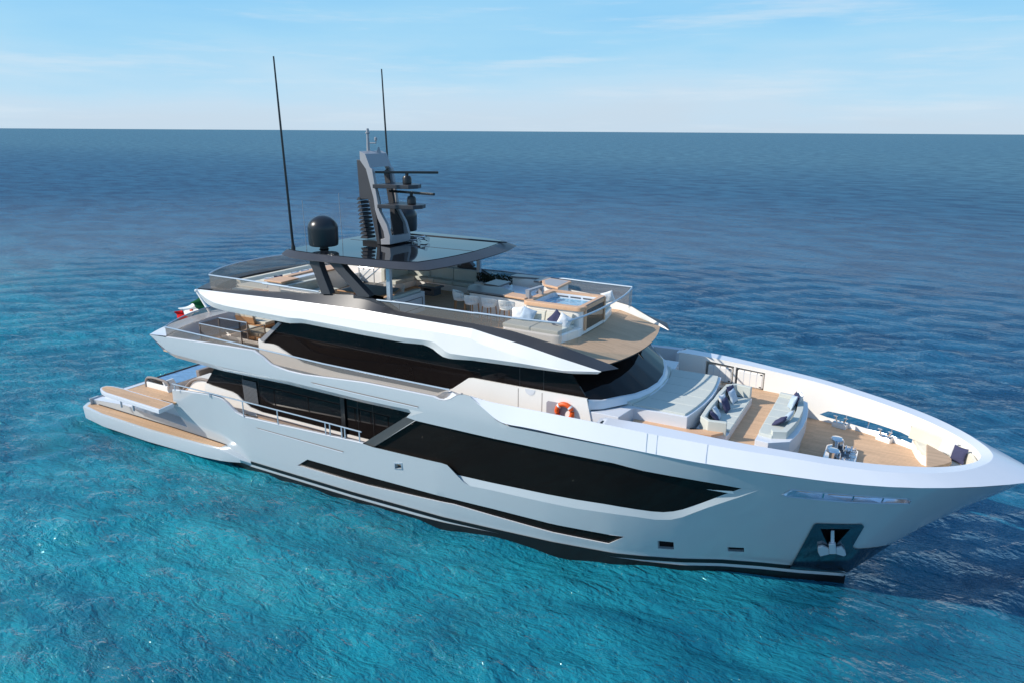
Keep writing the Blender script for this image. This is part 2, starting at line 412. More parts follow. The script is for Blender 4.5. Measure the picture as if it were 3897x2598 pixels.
def sea_sheet():
    """one sheet: real wavelets round the yacht, flattening out into the open sea"""
    def axis(lo, hi, far_lo, far_hi, st=.27, gr=1.035):
        c = list(np.arange(lo, hi, st)); d = st
        while c[-1] < far_hi: d *= gr; c.append(c[-1]+d)
        f = [lo]; d = st
        while f[-1] > far_lo: d *= gr; f.append(f[-1]-d)
        return np.array(f[:0:-1]+c)
    x = axis(-22, 58, -700, 500); y = axis(-24, 34, -60, 800)
    lx, ly = np.gradient(x), np.gradient(y)
    SP = np.maximum(lx[:, None], ly[None, :])
    x = np.concatenate([[-60000, -8000, -1800], x, [1800, 8000, 60000]]); y = np.concatenate([[-60000, -6000, -400], y, [2000, 8000, 60000]])
    SP = np.pad(SP, 3, constant_values=1e3)
    X, Y = np.meshgrid(x, y, indexing='ij'); Z = np.zeros_like(X); rs = np.random.RandomState(3)
    for k in range(60):
        lam = .8*(4.2/.8)**rs.rand(); th = radians(119)+rs.normal()*.5; q = 2*pi/lam
        w = np.clip(lam/(2.6*SP)-1, 0, 1)
        Z += w*.0050*lam**.95*np.sin(q*(X*cos(th)+Y*sin(th))+rs.rand()*6.283)
    Z += SEA_Z
    nx, ny = len(x), len(y); V = np.stack([X, Y, Z], -1).reshape(-1, 3)
    i = (np.arange(nx-1)[:, None]*ny+np.arange(ny-1)[None, :]).ravel()
    F = np.stack([i, i+ny, i+ny+1, i+1], -1)
    me = bpy.data.meshes.new('sea'); me.vertices.add(len(V)); me.vertices.foreach_set('co', V.ravel())
    me.loops.add(F.size); me.loops.foreach_set('vertex_index', F.ravel())
    me.polygons.add(len(F)); me.polygons.foreach_set('loop_start', np.arange(0, F.size, 4)); me.polygons.foreach_set('loop_total', np.full(len(F), 4))
    me.polygons.foreach_set('use_smooth', np.ones(len(F), bool)); me.update(); me.validate()
    me.materials.append(M['sea']); o = bpy.data.objects.new('sea', me); COL.objects.link(o); return o
sea = sea_sheet(); sea['kind'] = 'structure'

# ------------------------------------------------------------------ the yacht: hull
yacht = thing('motor_yacht', 'large white three deck motor yacht with black windows and dark hardtop at anchor', 'yacht')
def H(d=0.):
    return lambda x, z: (x, -(hull_y(x, z)-d), z)
# window: edge of the opening in the plating and edge of the recessed pane, point for point
WO = [(19.021,2.95)] + [(21.349,4.639),(24.591,4.643),(29.16,4.724)] + [(30.142,4.636),(32.259,4.621),(33.095,4.568)] + [(33.581,4.595),(33.049,4.146),(31.98,3.339),(31.213,2.728),(30.828,2.527),(30.319,2.424),(29.685,2.439),(28.63,2.412)] + [(27.64,2.338),(24.302,2.316),(23.424,2.283),(23.174,2.376),(22.54,3.001),(22.3,3.026),(21.174,2.995)]
WG = [(18.946,2.899)] + [(21.26,4.632),(24.521,4.643),(29.115,4.731)] + [(30.102,4.636),(32.23,4.615),(33.047,4.515)] + [(33.077,4.495)] + [(32.465,4.011),(31.842,3.503),(31.204,3.039),(30.897,2.88),(30.563,2.77),(30.181,2.729),(28.615,2.737)] + [(27.625,2.679),(24.269,2.592),(22.836,2.584),(22.67,2.748),(22.426,2.936),(22.213,2.968),(21.078,2.936)]
STRIP = [(14.52,0.977),(15.216,1.449),(22.309,1.465)] + [(24.187,1.443),(26.898,1.348),(29.226,1.36),(28.612,0.869),(26.569,0.915),(22.584,1.199),(18.424,0.993)]
PORTS = [[(20.044,2.455),(20.348,2.5),(20.352,2.286),(20.03,2.235)], [(30.304,1.344),(30.82,1.345),(30.802,0.941),(30.283,0.917)], [(32.504,1.28),(33.03,1.33),(33.022,1.074),(32.507,1.015)]]
SLOT = [(34.241,4.539),(34.483,4.835),(35.211,4.848),(36.004,4.863),(36.783,4.852),(37.537,4.799),(37.648,4.696),(37.605,4.521),(36.898,4.537),(36.027,4.499),(35.223,4.485),(34.356,4.48)]
POCKET = [(35.34,3.007),(36.175,3.144),(35.828,2.178),(35.575,2.129)]
TOPAFT = [(22.263,5.78),(18.959,5.725),(15.775,5.497),(14.928,5.502),(14.358,5.558)] + [(14.477,5.548),(13.939,5.622),(13.495,5.867),(12.96,6.066),(11.28,6.002),(7.091,5.782),(5.829,5.725)]
CREASE = [(5.964,5.647),(6.511,5.37),(7.028,5.119),(7.487,5.028),(9.284,5.002),(10.822,4.981),(14.919,5.051)] + [(16.091,5.036),(18.881,4.999),(20.358,5.025),(21.767,5.084)]
LOWER = [(5.906,5.373),(6.262,5.207),(6.681,4.977),(7.315,4.805),(9.305,4.755),(10.579,4.723),(14.73,4.833)] + [(15.914,4.823),(18.731,4.812),(20.22,4.836),(21.076,4.836)]
LOWTOP = [(18.519,2.999),(18.346,2.995),(13.85,2.822),(11.696,2.742),(11.201,2.828),(11.0,2.938),(10.608,3.197),(10.262,3.345),(9.718,3.371),(7.567,3.165)] + [(6.633,3.049)]
LEDGE = [(6.43,2.109),(7.066,1.13),(2.09,1.318),(-1.082,1.033)]
HUMP = [(24.936,5.408),(24.28,5.857),(23.798,6.117),(23.611,6.124),(23.423,6.099),(23.28,6.041),(22.99,5.837),(22.746,5.737),(22.502,5.718)]
stem = list(zip(HXS, HZS))
outline = [(-.7, -.7), (36.0, -.7), (36.1, 0.)] + stem + [(38.9, 5.33), (37.4, 5.38), (34.1, 5.42), (32.2, 5.45), (30, 5.45), (27.5, 5.36), (25.4, 5.3)] + HUMP + TOPAFT + CREASE[1:] + [(20.913,4.687)] + WO[1:] + [WO[0]] + LOWTOP + LEDGE
g = G()
patch(g, outline, [STRIP, SLOT, POCKET] + PORTS, H(), .26)
g.both(True)
hull = g.obj('hull', M['hull'], yacht, smooth=True, angle=60)
# black boot top with a pale line through it, laid just proud of the plating
def belt(z0, z1, d, x0=-.6, x1=36.2, n=120):
    q = G()
    xs = [x0+(x1-x0)*i/n for i in range(n+1)]
    q.loft([[H(-d)(x, z) for x in xs] for z in (z0, (z0+z1)/2, z1)]); q.both(True)
    return q
belt(-.65, .14, .02, 6.).obj('boot_top', M['boot'], hull, smooth=True)
belt(.27, .44, .022, 11.5).obj('boot_stripe', M['boot'], hull, smooth=True)
g = G(); xs = [20.5+11*i/60 for i in range(61)]
g.loft([[H(-.021)(x, .12) for x in xs], [H(-.021)(x, .125+.165*min(1, max(0, (x-20.5)/4.5), (31.5-x)/3.5)) for x in xs]]); g.both(); g.obj('boot_fill', M['boot'], hull, smooth=True)
# main hull window with chamfered surround
def loop3(l, d): return [H(d)(x, z) for x, z in l]
def ring(g_, a, da, b, db, skip=()):
    n = len(a)
    for i in range(n):
        if i in skip: continue
        j = (i+1) % n
        g_.add([H(da)(*a[i]), H(da)(*a[j]), H(db)(*b[j]), H(db)(*b[i])], [(0, 1, 2, 3)])
def split(a, b, d=.4):
    """cut two matching outlines into short matching pieces so that strips follow the flare"""
    A, B = [], []
    for i in range(len(a)):
        p, q, r, s_ = a[i], a[(i+1) % len(a)], b[i], b[(i+1) % len(b)]
        k = max(1, int(hypot(q[0]-p[0], q[1]-p[1])/d))
        for t in range(k):
            u = t/k; A.append((p[0]+(q[0]-p[0])*u, p[1]+(q[1]-p[1])*u)); B.append((r[0]+(s_[0]-r[0])*u, r[1]+(s_[1]-r[1])*u))
    return A, B
g = G(); A_, B_ = split(WO, WG); ring(g, A_, 0, B_, .12); g.both(); g.obj('window_surround', M['hull'], hull, smooth=True, angle=20)
WGb = [(x, z) for x, z in WG]
g = G(); patch(g, WGb, [], H(.118), .45); g.both(); g.obj('hull_window', M['hullglass'], yacht, smooth=True)
# smoked strut closing the after end of the window
sa = [(18.411,2.928),(18.996,2.895),(21.323,4.62),(20.845,4.668)]
g = G(); g.prism(loop3(sa, .07), (0, .10, 0)); g.both(); g.obj('window_strut', M['strut'], yacht)
# lower strip window
g = G(); A_, B_ = split(STRIP, [(x, z) for x, z in STRIP]); ring(g, A_, 0, B_, .06); g.both(); g.obj('strip_surround', M['cool'], hull)
g = G(); patch(g, STRIP, [], H(.058), .4); g.both(); g.obj('strip_window', M['hullglass'], yacht, smooth=True)
for k, P_ in enumerate(PORTS):
    g = G(); ring(g, P_, 0, P_, .18); g.mi = 1; g.face(loop3(P_, .178)); g.both(); g.obj('porthole', [M['hull'], M['blackglass']], yacht)
    if k == 0:
        fr = G(); cx_ = sum(p[0] for p in P_)/4; cz_ = sum(p[1] for p in P_)/4; P2 = [(cx_+(x-cx_)*1.3, cz_+(z-cz_)*1.5) for x, z in P_]; ring(fr, P2, -.012, P_, -.03); ring(fr, P2, -.012, P2, 0); fr.both(); fr.obj('porthole_rim', M['silver'], hull, smooth=True)
# crease under the upper bulwark, then the underside of the overhang
C3 = [H(0)(*p) for p in CREASE]; L3_ = [H(.14)(*p) for p in LOWER]
xe = min(C3[-1][0], L3_[-1][0]); xs = [6.9+i*(xe-6.9)/60 for i in range(61)]
g = G(); g.loft([[at_x(C3, x) for x in xs], [at_x(L3_, x) for x in xs]])
tri = [(20.924,4.694),(21.156,4.931)] + [(21.055,4.857)]
g.face([at_x(C3, xe), C3[-1], H(0)(*tri[0]), H(.12)(*tri[2]), at_x(L3_, xe)])
g.both(); g.obj('overhang_facet', M['hull'], hull, smooth=True)
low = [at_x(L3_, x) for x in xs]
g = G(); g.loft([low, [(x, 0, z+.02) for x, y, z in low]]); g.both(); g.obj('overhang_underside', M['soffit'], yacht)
# light diagonal facet at the forward top corner of the side opening
# forward bulwark: knuckle lip, sloping band, flat cap, inner wall
LIP2 = [(24.994,5.46),(25.328,5.407),(26.219,5.464),(27.574,5.46)] + [(30.977,5.485),(32.17,5.489),(34.072,5.478)] + [(35.948,5.409),(37.421,5.407),(38.883,5.36),(40.436,5.366)]
LIP = [(23.78, -4.83, 6.07), (24.3, -4.86, 5.82)] + [(x, -(hull_y(x, z)+lerp(x, [25, 34, 39.5], [.1, .09, .05])), z) for x, z in LIP2 if x < 40.2] + [(40.45, -.9, 5.21), (40.8, -.35, 5.18), (40.93, 0, 5.17)]
CO = [(23.76, -4.74, 6.08), (24.5, -4.73, 6.0), (25.64, -4.73, 6.02), (27.4, -4.75, 6.05), (28.7, -4.78, 6.08), (30.15, -4.74, 6.05), (30.97, -4.64, 6.02), (31.78, -4.52, 5.99), (32.57, -4.39, 5.95), (33.34, -4.24, 5.92), (34.08, -4.08, 5.89), (34.82, -3.91, 5.85), (35.54, -3.71, 5.79), (36.25, -3.47, 5.74), (36.95, -3.18, 5.69), (37.64, -2.80, 5.66), (38.34, -2.3, 5.62), (39.05, -1.54, 5.59), (39.5, -.8, 5.57), (39.66, -.35, 5.57), (39.7, 0, 5.57)]
CI = [(28.62, -4.19, 6.06), (29.9, -4.09, 6.07), (30.75, -4.02, 6.04), (31.56, -3.95, 6.01), (32.35, -3.86, 5.97), (33.11, -3.76, 5.93), (33.86, -3.63, 5.9), (34.59, -3.47, 5.86), (35.3, -3.27, 5.79), (36, -3.03, 5.74), (36.69, -2.74, 5.69), (37.38, -2.38, 5.65), (38.07, -1.94, 5.59), (38.77, -1.3, 5.54), (39.2, -.7, 5.5), (39.36, -.3, 5.48), (39.4, 0, 5.48)]
g = G(); a, b = resamp(smooth_line(LIP, 1), 110), resamp(smooth_line(CO, 1), 110)
und = [(x, y+lerp(x, [25, 34, 39.5, 40.9], [.1, .1, .05, .0]) if y < -.12 else y, z-.035) for x, y, z in a]
g.loft([b, a, und]); g.both(True); g.obj('bulwark_band', M['cool'], hull, smooth=True, angle=30)
for xq in (30.30, 30.62, 32.12):
    p0, p1 = at_x(LIP, xq), at_x(CO, xq-.05); g = G()
    g.face([(p0[0]-.008, p0[1]-.010, p0[2]), (p0[0]+.008, p0[1]-.010, p0[2]), (p1[0]+.008, p1[1]-.010, p1[2]+.004), (p1[0]-.008, p1[1]-.010, p1[2]+.004)]); g.both(); g.obj('panel_seam', M['silver'], hull)
CIs = smooth_line(CI[1:], 2)
CO2 = [p for p in CO if p[0] > 28.6]
g = G(); g.loft([resamp(smooth_line(CO2, 1), 80), resamp([CI[0]]+CIs, 80)])
co1 = [p for p in CO if p[0] < 28.8]; xs = [23.76+i*(28.7-23.76)/16 for i in range(17)]
g.loft([[at_x(co1, x) for x in xs], [(x, at_x(co1, x)[1]+.13, at_x(co1, x)[2]-.05) for x in xs], [(x, at_x(co1, x)[1]+.13, 4.9) for x in xs]])
g.box(28.5, 28.62, -4.66, -4.2, 4.9, 6.02); g.both(True); g.obj('bulwark_cap', M['cool'], hull, smooth=True, angle=30)
# inner wall, unrolled along its own length so that the mooring slot can be cut through it
CL = [(28.62, -4.19, 6.06)] + CIs
UL = [0.]
for a, b in zip(CL, CL[1:]): UL.append(UL[-1]+hypot(b[0]-a[0], b[1]-a[1]))
def on_wall(u, z):
    i = 1
    while i < len(UL)-1 and UL[i] < u: i += 1
    t = min(1, max(0, (u-UL[i-1])/(UL[i]-UL[i-1])))
    x = CL[i-1][0]+t*(CL[i][0]-CL[i-1][0]); y = CL[i-1][1]+t*(CL[i][1]-CL[i-1][1])
    return (x, max(y, min(0., -(hull_y(x, z)-.07))), z)
def u_of_x(x):
    for i in range(1, len(CL)):
        if x <= CL[i][0]: return UL[i-1]+(UL[i]-UL[i-1])*(x-CL[i-1][0])/max(1e-6, CL[i][0]-CL[i-1][0])
    return UL[-1]
SIN = [(34.42, 4.64), (34.72, 4.85), (35.3, 4.88), (35.9, 4.88), (36.5, 4.88), (37.2, 4.88), (37.6, 4.82), (37.58, 4.62), (37.2, 4.60), (36.4, 4.60), (35.5, 4.60), (34.7, 4.60)]
SINu = [(u_of_x(x), z) for x, z in SIN]
RAFT = [(29.80, 5.06), (32.22, 5.03), (32.22, 5.82), (29.80, 5.90)]
RAFTu = [(u_of_x(x), z) for x, z in RAFT]
wall = [(UL[i], CL[i][2]) for i in range(len(CL))] + [(UL[-1], 4.2), (0, 4.2)]
g = G(); patch(g, wall, [SINu, RAFTu], on_wall, .4); g.both(True); g.obj('bulwark_inner_wall', M['white'], hull, smooth=True, angle=40)
g = G()
for i in range(len(SLOT)):
    j = (i+1) % len(SLOT)
    g.add([H(0)(*SLOT[i]), H(0)(*SLOT[j]), on_wall(*SINu[j]), on_wall(*SINu[i])], [(0, 1, 2, 3)])
g.both(); g.obj('mooring_slot', M['polished'], hull)
g = G(); g.tube(loop3(SLOT, -.012), .02, 6, True); g.both(); g.obj('slot_rim', M['silver'], hull, smooth=True)
g = G()
for t in (.3, .55, .8):
    g = G()
    i0 = 1+t*4; i = int(i0); f_ = i0-i
    top = [(SLOT[i][k]+(SLOT[i+1][k]-SLOT[i][k])*f_) for k in (0, 1)]
    for d, w_ in ((.03, .03),):
        x = top[0]; g.tube([H(.06)(x, 4.84), H(.06)(x-.03, 4.55)], .025, 6)
    g.both(); g.obj('slot_post', M['chrome'], hull, smooth=True)
# locker recess for the rafts in the inner wall
g = G(); q = [on_wall(*p) for p in RAFTu]; q2 = [(x, y-.42, z) for x, y, z in q]
for i in range(4): g.add([q[i], q[(i+1) % 4], q2[(i+1) % 4], q2[i]], [(0, 1, 2, 3)])
g.face(q2); m_ = [on_wall(u_of_x(30.97), 5.05), on_wall(u_of_x(31.05), 5.05), on_wall(u_of_x(31.05), 5.87), on_wall(u_of_x(30.97), 5.87)]
g.prism(m_, (0, -.3, 0)); g.both(); g.obj('raft_recess', M['white'], hull)
# rope-proof steel shield round the stem, cut for the anchor
SHIELD = [(34.433,0.286),(34.613,0.946),(35.122,3.078)] + [(35.145,3.169),(35.204,3.264),(36.481,3.43),(36.546,3.286),(36.306,2.138),(36.397,1.952)]
# lower edge and stem side run out onto the stem itself
tip = [(37.42, 1.81), (36.72, .92), (36.24, .32)]
sh = SHIELD + tip
g = G(); patch(g, sh, [POCKET], H(-.045), .2); g.both(True); g.obj('stem_shield', M['darksteel'], yacht, smooth=True, angle=50)
g = G(); ring(g, POCKET, -.045, POCKET, .4); g.face(loop3(POCKET, .39)); g.both(); g.obj('anchor_pocket', M['black'], hull)
# long fine grooves in the topsides: flat strips, shaded edge painted dark over a lit ledge painted pale
for A0, A1, B0, B1 in (([(12.321,2.381)], [(17.43,2.386)], [(12.65,2.304)], [(17.34,2.285)]), ([(16.15,5.268)], [(21.567,5.275)], [(16.469,5.179)], [(21.504,5.188)])):
    def ln(p, q_, n=30): return [(p[0][0]+(q_[0][0]-p[0][0])*i/n, p[0][1]+(q_[0][1]-p[0][1])*i/n) for i in range(n+1)]
    t_, b_ = ln(A0, A1), ln(B0, B1); m_ = [((a[0]+b[0])/2, (a[1]+b[1])/2) for a, b in zip(t_, b_)]
    g = G(); g.loft([[H(-.007)(*p) for p in m_], [H(-.007)(*p) for p in b_]]); g.mi = 1; g.loft([[H(-.007)(*p) for p in t_], [H(-.007)(*p) for p in m_]])
    g.both(); g.obj('groove_shading', [M['cool'], M['taupe']], hull)

# ------------------------------------------------------------------ decks
MD, UD, FD = 2.4, 5.0, 7.75        # main, upper and fly deck floors
def deck(name, poly, z, m, thick=.08, parent=yacht):
    g_ = G(); g_.prism([(x, y, z-thick) for x, y in poly], (0, 0, thick)); return g_.obj(name, m, parent)
def sym(half): return half + [(x, -y) for x, y in half[::-1]]
deck('main_deck', sym([(2.85, -4.25), (6.7, -4.3), (6.8, -(hull_y(6.8, 2.3)-.12))]+[(x, -(hull_y(x, 2.3)-.12)) for x in (9, 11, 14, 17, 20.5)]), MD, M['teak'])
deck('upper_deck', sym([(6.3, -4.25), (8, -4.35), (14, -4.42), (28.6, -4.5)]), UD, M['teak'])
# inner faces and rounded tops of the bulwarks abaft the raised bow
ta = [(x, z) for x, z in TOPAFT[::-1]] + [(x, z) for x, z in HUMP[::-1] if x < 23.6]
ta = [p for p in ta if p[0] > 5.9]
g = G(); g.loft([[H(0)(x, z) for x, z in ta], [H(.05)(x, z+.02) for x, z in ta], [H(.15)(x, z+.01) for x, z in ta], [H(.17)(x, UD-.02) for x, z in ta]]); g.both(); g.obj('upper_bulwark', M['cool'], yacht, smooth=True, angle=40)
lt = LOWTOP[::-1]
g = G(); g.loft([[H(0)(x, z) for x, z in lt], [H(.03)(x, z+.02) for x, z in lt], [H(.14)(x, z+.01) for x, z in lt], [H(.16)(x, MD-.02) for x, z in lt]]); g.both(); g.obj('main_bulwark', M['cool'], yacht, smooth=True, angle=40)
# broad white shoulder where the bulwark climbs to the raised bow
so = [(22.257,5.761),(22.502,5.718),(22.746,5.737),(22.99,5.837),(23.28,6.041),(23.423,6.099),(23.611,6.124),(23.798,6.117)]; si = [(21.85,-4.25,5.532),(22.079,-4.25,5.634),(22.231,-4.25,5.746),(22.395,-4.25,5.863),(22.556,-4.25,5.918),(22.8,-4.25,5.893),(23.041,-4.25,5.869),(23.424,-4.25,5.853)]
g = G(); g.loft([[H(-.01)(x, z+.012) for x, z in so], si, [(x, y+.02, z-.5) for x, y, z in si]]); g.both(); g.obj('bulwark_shoulder', M['cool'], yacht, smooth=True, angle=40)
# curved after end of the upper deck: broad cap, outer transom face, inner face
def arc(x0, y0, xm, n=24): return [(xm+(x0-xm)*(abs(2*t/n-1)**2.2), -y0+2*y0*t/n) for t in range(n+1)]
g = G(); o_ = arc(5.83, 4.55, 4.55); i_ = arc(6.75, 4.36, 5.55)
g.loft([[(x, y, 5.725) for x, y in o_], [(x+.03, y, 5.74) for x, y in o_], [(x, y, 5.74) for x, y in i_], [(x+.02, y, UD-.03) for x, y in i_]])
g.loft([[(x, y, 5.725) for x, y in o_], [(x+.75, y*.985, 5.1) for x, y in o_], [(x+1.7, y*.96, 4.92) for x, y in o_]])
g.obj('upper_transom', M['cool'], yacht, smooth=True, angle=30)
# ------------------------------------------------------------------ main saloon and upper house
def side_wall(name, y0, poly, m, th=.06, parent=yacht):
    g_ = G(); g_.prism([(x, -y0, z) for x, z in poly], (0, th, 0)); g_.both(); return g_.obj(name, m, parent)
def xz(l): return [(p[0], p[2]) for p in l]
YM = 3.6
MB_ = xz([(8.144,-3.6,3.344),(8.28,-3.6,3.452),(8.621,-3.6,3.401),(9.979,-3.6,3.33),(10.337,-3.6,3.242),(10.743,-3.6,2.988),(11.152,-3.6,2.782),(11.857,-3.6,2.686),(13.93,-3.6,2.702),(18.025,-3.6,2.694)])
mh = thing_ = None
side_wall('saloon_base', YM, [(7.9, MD)] + MB_ + [(21.5, 2.62), (21.5, MD)], M['white'], .2)
sg = xz([(8.178,-3.55,3.447),(9.642,-3.55,4.471)])
side_wall('saloon_window', YM-.05, [sg[0], (9.4, 4.93), (21.6, 4.93), (21.6, 2.4), (11, 2.4), (9.9, 3.1)], M['blackglass'], .05)
for x in [(10.761,-3.56,4.229),(11.747,-3.56,4.265),(17.509,-3.56,3.071),(18.314,-3.56,3.142)]:
    g = G(); g.box(x[0]-.012, x[0]+.012, -YM+.04, -YM+.052, 2.6, 4.9); g.both(); g.obj('window_seam', M['black'], yacht)
lv = [(10.79,-3.56,4.019),(11.69,-3.56,4.043),(11.74,-3.56,3.111),(10.766,-3.56,3.062)]
g = G(); x0, x1 = lv[0][0], lv[1][0]
for k in range(17):
    z = 3.08+k*.062; sl = (z-3.08)*-.04
    g.prism([(x0+sl, -YM+.0, z), (x0+sl, -YM-.02, z-.02), (x0+sl, -YM-.01, z+.025)], (x1-x0, 0, 0))
g.both(); g.obj('engine_louvre', M['concrete'], yacht)
post = [(16.732,-3.62,4.137),(16.777,-3.62,2.734)]
g = G(); g.box(post[0][0]-.1, post[0][0]+.12, -YM-.03, -YM+.03, 2.55, 4.9); g.both(); g.obj('window_pillar', M['black'], yacht)
side_wall('deck_skirting', YM+.012, [(11.5, MD), (20.5, MD), (20.5, MD+.16), (11.5, MD+.16)], M['taupe'], .02)
# after bulkhead of the saloon (sliding doors) closes the house
g = G(); g.box(9.6, 9.7, -3.5, 3.5, MD, 4.93); g.obj('saloon_door', M['blackglass'], yacht)
# ---- upper house
YU = 3.55
UB = xz([(11.99,-3.6,6.14),(12.088,-3.6,6.182),(12.218,-3.6,6.066),(12.356,-3.6,6.017),(12.869,-3.6,6.04),(13.166,-3.6,5.993)]) + xz([(13.455,-3.6,5.873),(13.741,-3.6,5.772),(14.081,-3.6,5.644),(14.645,-3.6,5.464),(16.328,-3.6,5.363),(19.464,-3.6,5.304),(21.394,-3.6,5.302)]) 
UF = xz([(22.209,-3.55,5.686),(22.938,-3.55,6.228),(23.134,-3.55,6.268),(25.079,-3.55,6.278),(26.036,-3.55,6.294)]) + xz([(27.692,-3.5,6.318)])
side_wall('house_base', YU, [(UB[0][0], UD)] + UB + UF + [(28.0, UD)], M['white'], .25)
ug = xz([(12.203,-3.5,6.018),(13.56,-3.5,7.027)])
side_wall('house_window', YU-.06, [ug[0], (ug[1][0]+.05, 7.2), (27.0, 7.2), (27.75, 6.2), (27.6, 6.0), (14, 5.2)], M['blackglass'], .06)
st = [(12.125,-3.58,6.155),(12.319,-3.58,6.06),(13.507,-3.58,7.055),(13.333,-3.58,7.091)]
g = G(); g.prism([(p[0], -YU-.02, p[2]) for p in st], (0, .12, 0)); g.both(); g.obj('house_corner_trim', M['grey'], yacht)
for q in [(25.075,-3.55,6.761),(26.028,-3.55,6.717)]:
    g = G(); g.box(q[0]-.014, q[0]+.014, -YU+.052, -YU+.07, 6.2, 7.2); g.both(); g.obj('window_seam', M['black'], yacht)
for q in [(25.049,-3.55,5.912),(26.0,-3.55,5.88)]:
    g = G(); g.box(q[0]-.012, q[0]+.012, -YU-.004, -YU+.02, 5.2, 6.22); g.both(); g.obj('door_seam', M['taupe'], yacht)
hd = [(25.523,-3.56,6.277)][0]
g = G(); g.prism([(hd[0]+.2*cos(radians(180+12*k)), -YU-.012, hd[2]-.01+.22*sin(radians(180+12*k))) for k in range(16)], (0, .012, 0)); g.both(); g.obj('door_handle', M['cool'], yacht)
g = G(); g.box(13.0, 13.1, -3.45, 3.45, UD, 7.1); g.obj('house_door', M['blackglass'], yacht)
# windscreen: raked glass on a curve, top edge tucked under the brow
BASE = [(27.72, -3.5, 6.28), (28.05, -3.1, 6.2), (28.45, -2.46, 6.2), (28.75, -1.7, 6.12), (28.95, -.9, 6.08), (29.03, 0, 6.06)]
TOPW = [(26.6, -3.45, 7.15), (26.75, -3.05, 7.18), (27.0, -2.4, 7.2), (27.2, -1.7, 7.2), (27.32, -.9, 7.2), (27.36, 0, 7.2)]
g = G(); g.loft([resamp(BASE, 30), resamp(TOPW, 30)]); g.both(True); g.obj('windscreen', M['blackglass'], yacht, smooth=True, angle=60)
# coaming round the foot of the windscreen and the raised trunk below it
g = G()
cw = [(27.75, -3.52, 6.22), (28.06, -3.15, 6.18), (28.50, -2.5, 6.18), (28.83, -1.72, 6.1), (29.03, -.9, 6.06), (29.11, 0, 6.04)]
cw2 = [(27.76, -3.55, 5.93), (28.12, -3.2, 5.9), (28.60, -2.55, 5.93), (29.0, -1.75, 5.9), (29.2, -.9, 5.88), (29.28, 0, 5.86)]
g.loft([resamp(BASE, 30), resamp(cw, 30), resamp(cw2, 30)]); g.both(True); g.obj('windscreen_coaming', M['cool'], yacht, smooth=True, angle=30)
# ------------------------------------------------------------------ flybridge wings
N_ = 90; X0, X1 = 8.72, 28.25
BL1 = [(9.047,-4.096,8.118),(9.267,-4.148,7.988),(9.794,-4.272,7.853),(10.362,-4.328,7.738),(11.134,-4.344,7.685),(14.895,-4.406,7.665)] + [(15.667,-4.407,7.721),(18.566,-4.398,7.678),(20.637,-4.356,7.644),(21.535,-4.338,7.68),(21.93,-4.33,7.682),(22.145,-4.325,7.599),(22.357,-4.321,7.448),(22.569,-4.317,7.347),(23.624,-4.295,7.366)] + [(23.783,-4.292,7.381),(25.423,-4.2,7.398),(26.947,-3.964,7.312),(28.194,-3.61,7.379)]
BL0 = [(8.755,-3.877,8.027),(8.955,-3.924,7.799),(9.459,-4.043,7.543),(10.127,-4.173,7.449),(10.91,-4.19,7.404),(14.714,-4.259,7.382)] + [(15.499,-4.26,7.49),(18.624,-4.253,7.431),(20.519,-4.215,7.408),(21.427,-4.197,7.46),(21.779,-4.19,7.384),(22.038,-4.185,7.23),(22.254,-4.181,7.128),(22.556,-4.175,7.09),(23.535,-4.155,7.18)] + [(23.695,-4.152,7.18),(25.351,-4.064,7.213),(26.795,-3.874,7.21),(27.258,-3.746,7.194),(28.041,-3.531,7.253)]
BL2 = [(8.995,-4.054,8.123),(9.224,-4.101,8.078),(9.744,-4.208,8.035),(11.112,-4.285,7.996),(14.875,-4.352,7.987)] + [(15.647,-4.354,8.039),(18.743,-4.346,8.039),(21.071,-4.301,8.056),(23.604,-4.253,8.017)] + [(23.761,-4.25,7.884),(25.324,-4.165,7.607),(26.937,-3.943,7.322),(28.193,-3.609,7.386)]
BL3 = [(8.76,-3.907,8.101),(11.605,-4.04,8.212),(14.66,-4.103,8.331)] + [(16.519,-4.113,8.359),(18.568,-4.111,8.39),(23.468,-4.029,8.294)] + [(24.232,-4.007,8.166),(25.584,-3.929,7.944),(26.697,-3.853,7.72),(28.189,-3.599,7.389)]
BL4 = [(8.375,-3.614,8.018),(9.282,-3.648,8.086),(11.336,-3.725,8.276),(14.343,-3.77,8.541)] + [(14.565,-3.771,8.55),(16.188,-3.785,8.683),(18.132,-3.796,8.852),(18.424,-3.787,8.843),(18.712,-3.779,8.807),(19.041,-3.769,8.693),(19.507,-3.755,8.549),(19.691,-3.749,8.48),(19.876,-3.744,8.434),(20.291,-3.731,8.409),(21.989,-3.68,8.38),(23.228,-3.643,8.365)] + [(23.389,-3.638,8.35),(24.753,-3.571,8.28),(26.128,-3.482,8.055),(26.647,-3.445,7.979),(28.241,-2.976,7.457),(28.475,-2.907,7.308)]
BL4[-1] = (28.5, -2.9, 7.33)
xs = [X0+(X1-X0)*i/N_ for i in range(N_+1)]
def tow(line, x, xend): # parameter runs to each line's own end
    t = (x-X0)/(X1-X0); return at_x(line, line[0][0]+(line[-1][0]-line[0][0])*t)
l0 = [tow(BL0, x, 0) for x in xs]; l1 = [tow(BL1, x, 0) for x in xs]; l2 = [tow(BL2, x, 0) for x in xs]; l3 = [tow(BL3, x, 0) for x in xs]; l4 = [tow(BL4, x, 0) for x in xs]
g = G(); g.loft([l0, l1, l2, l3]); g.both(); fly = g.obj('flybridge_wing', M['white'], yacht, smooth=True, angle=9)
g = G(); g.loft([l3, l4, [(x, y+.07, z-.005) for x, y, z in l4]]); g.both(); g.obj('wing_top', M['dark'], fly, smooth=True, angle=30)
inn = [(x, y+.07, z-.005) for x, y, z in l4]
def fz(x): return FD-.03 if x < 26.2 else FD-.03-(x-26.2)*.175
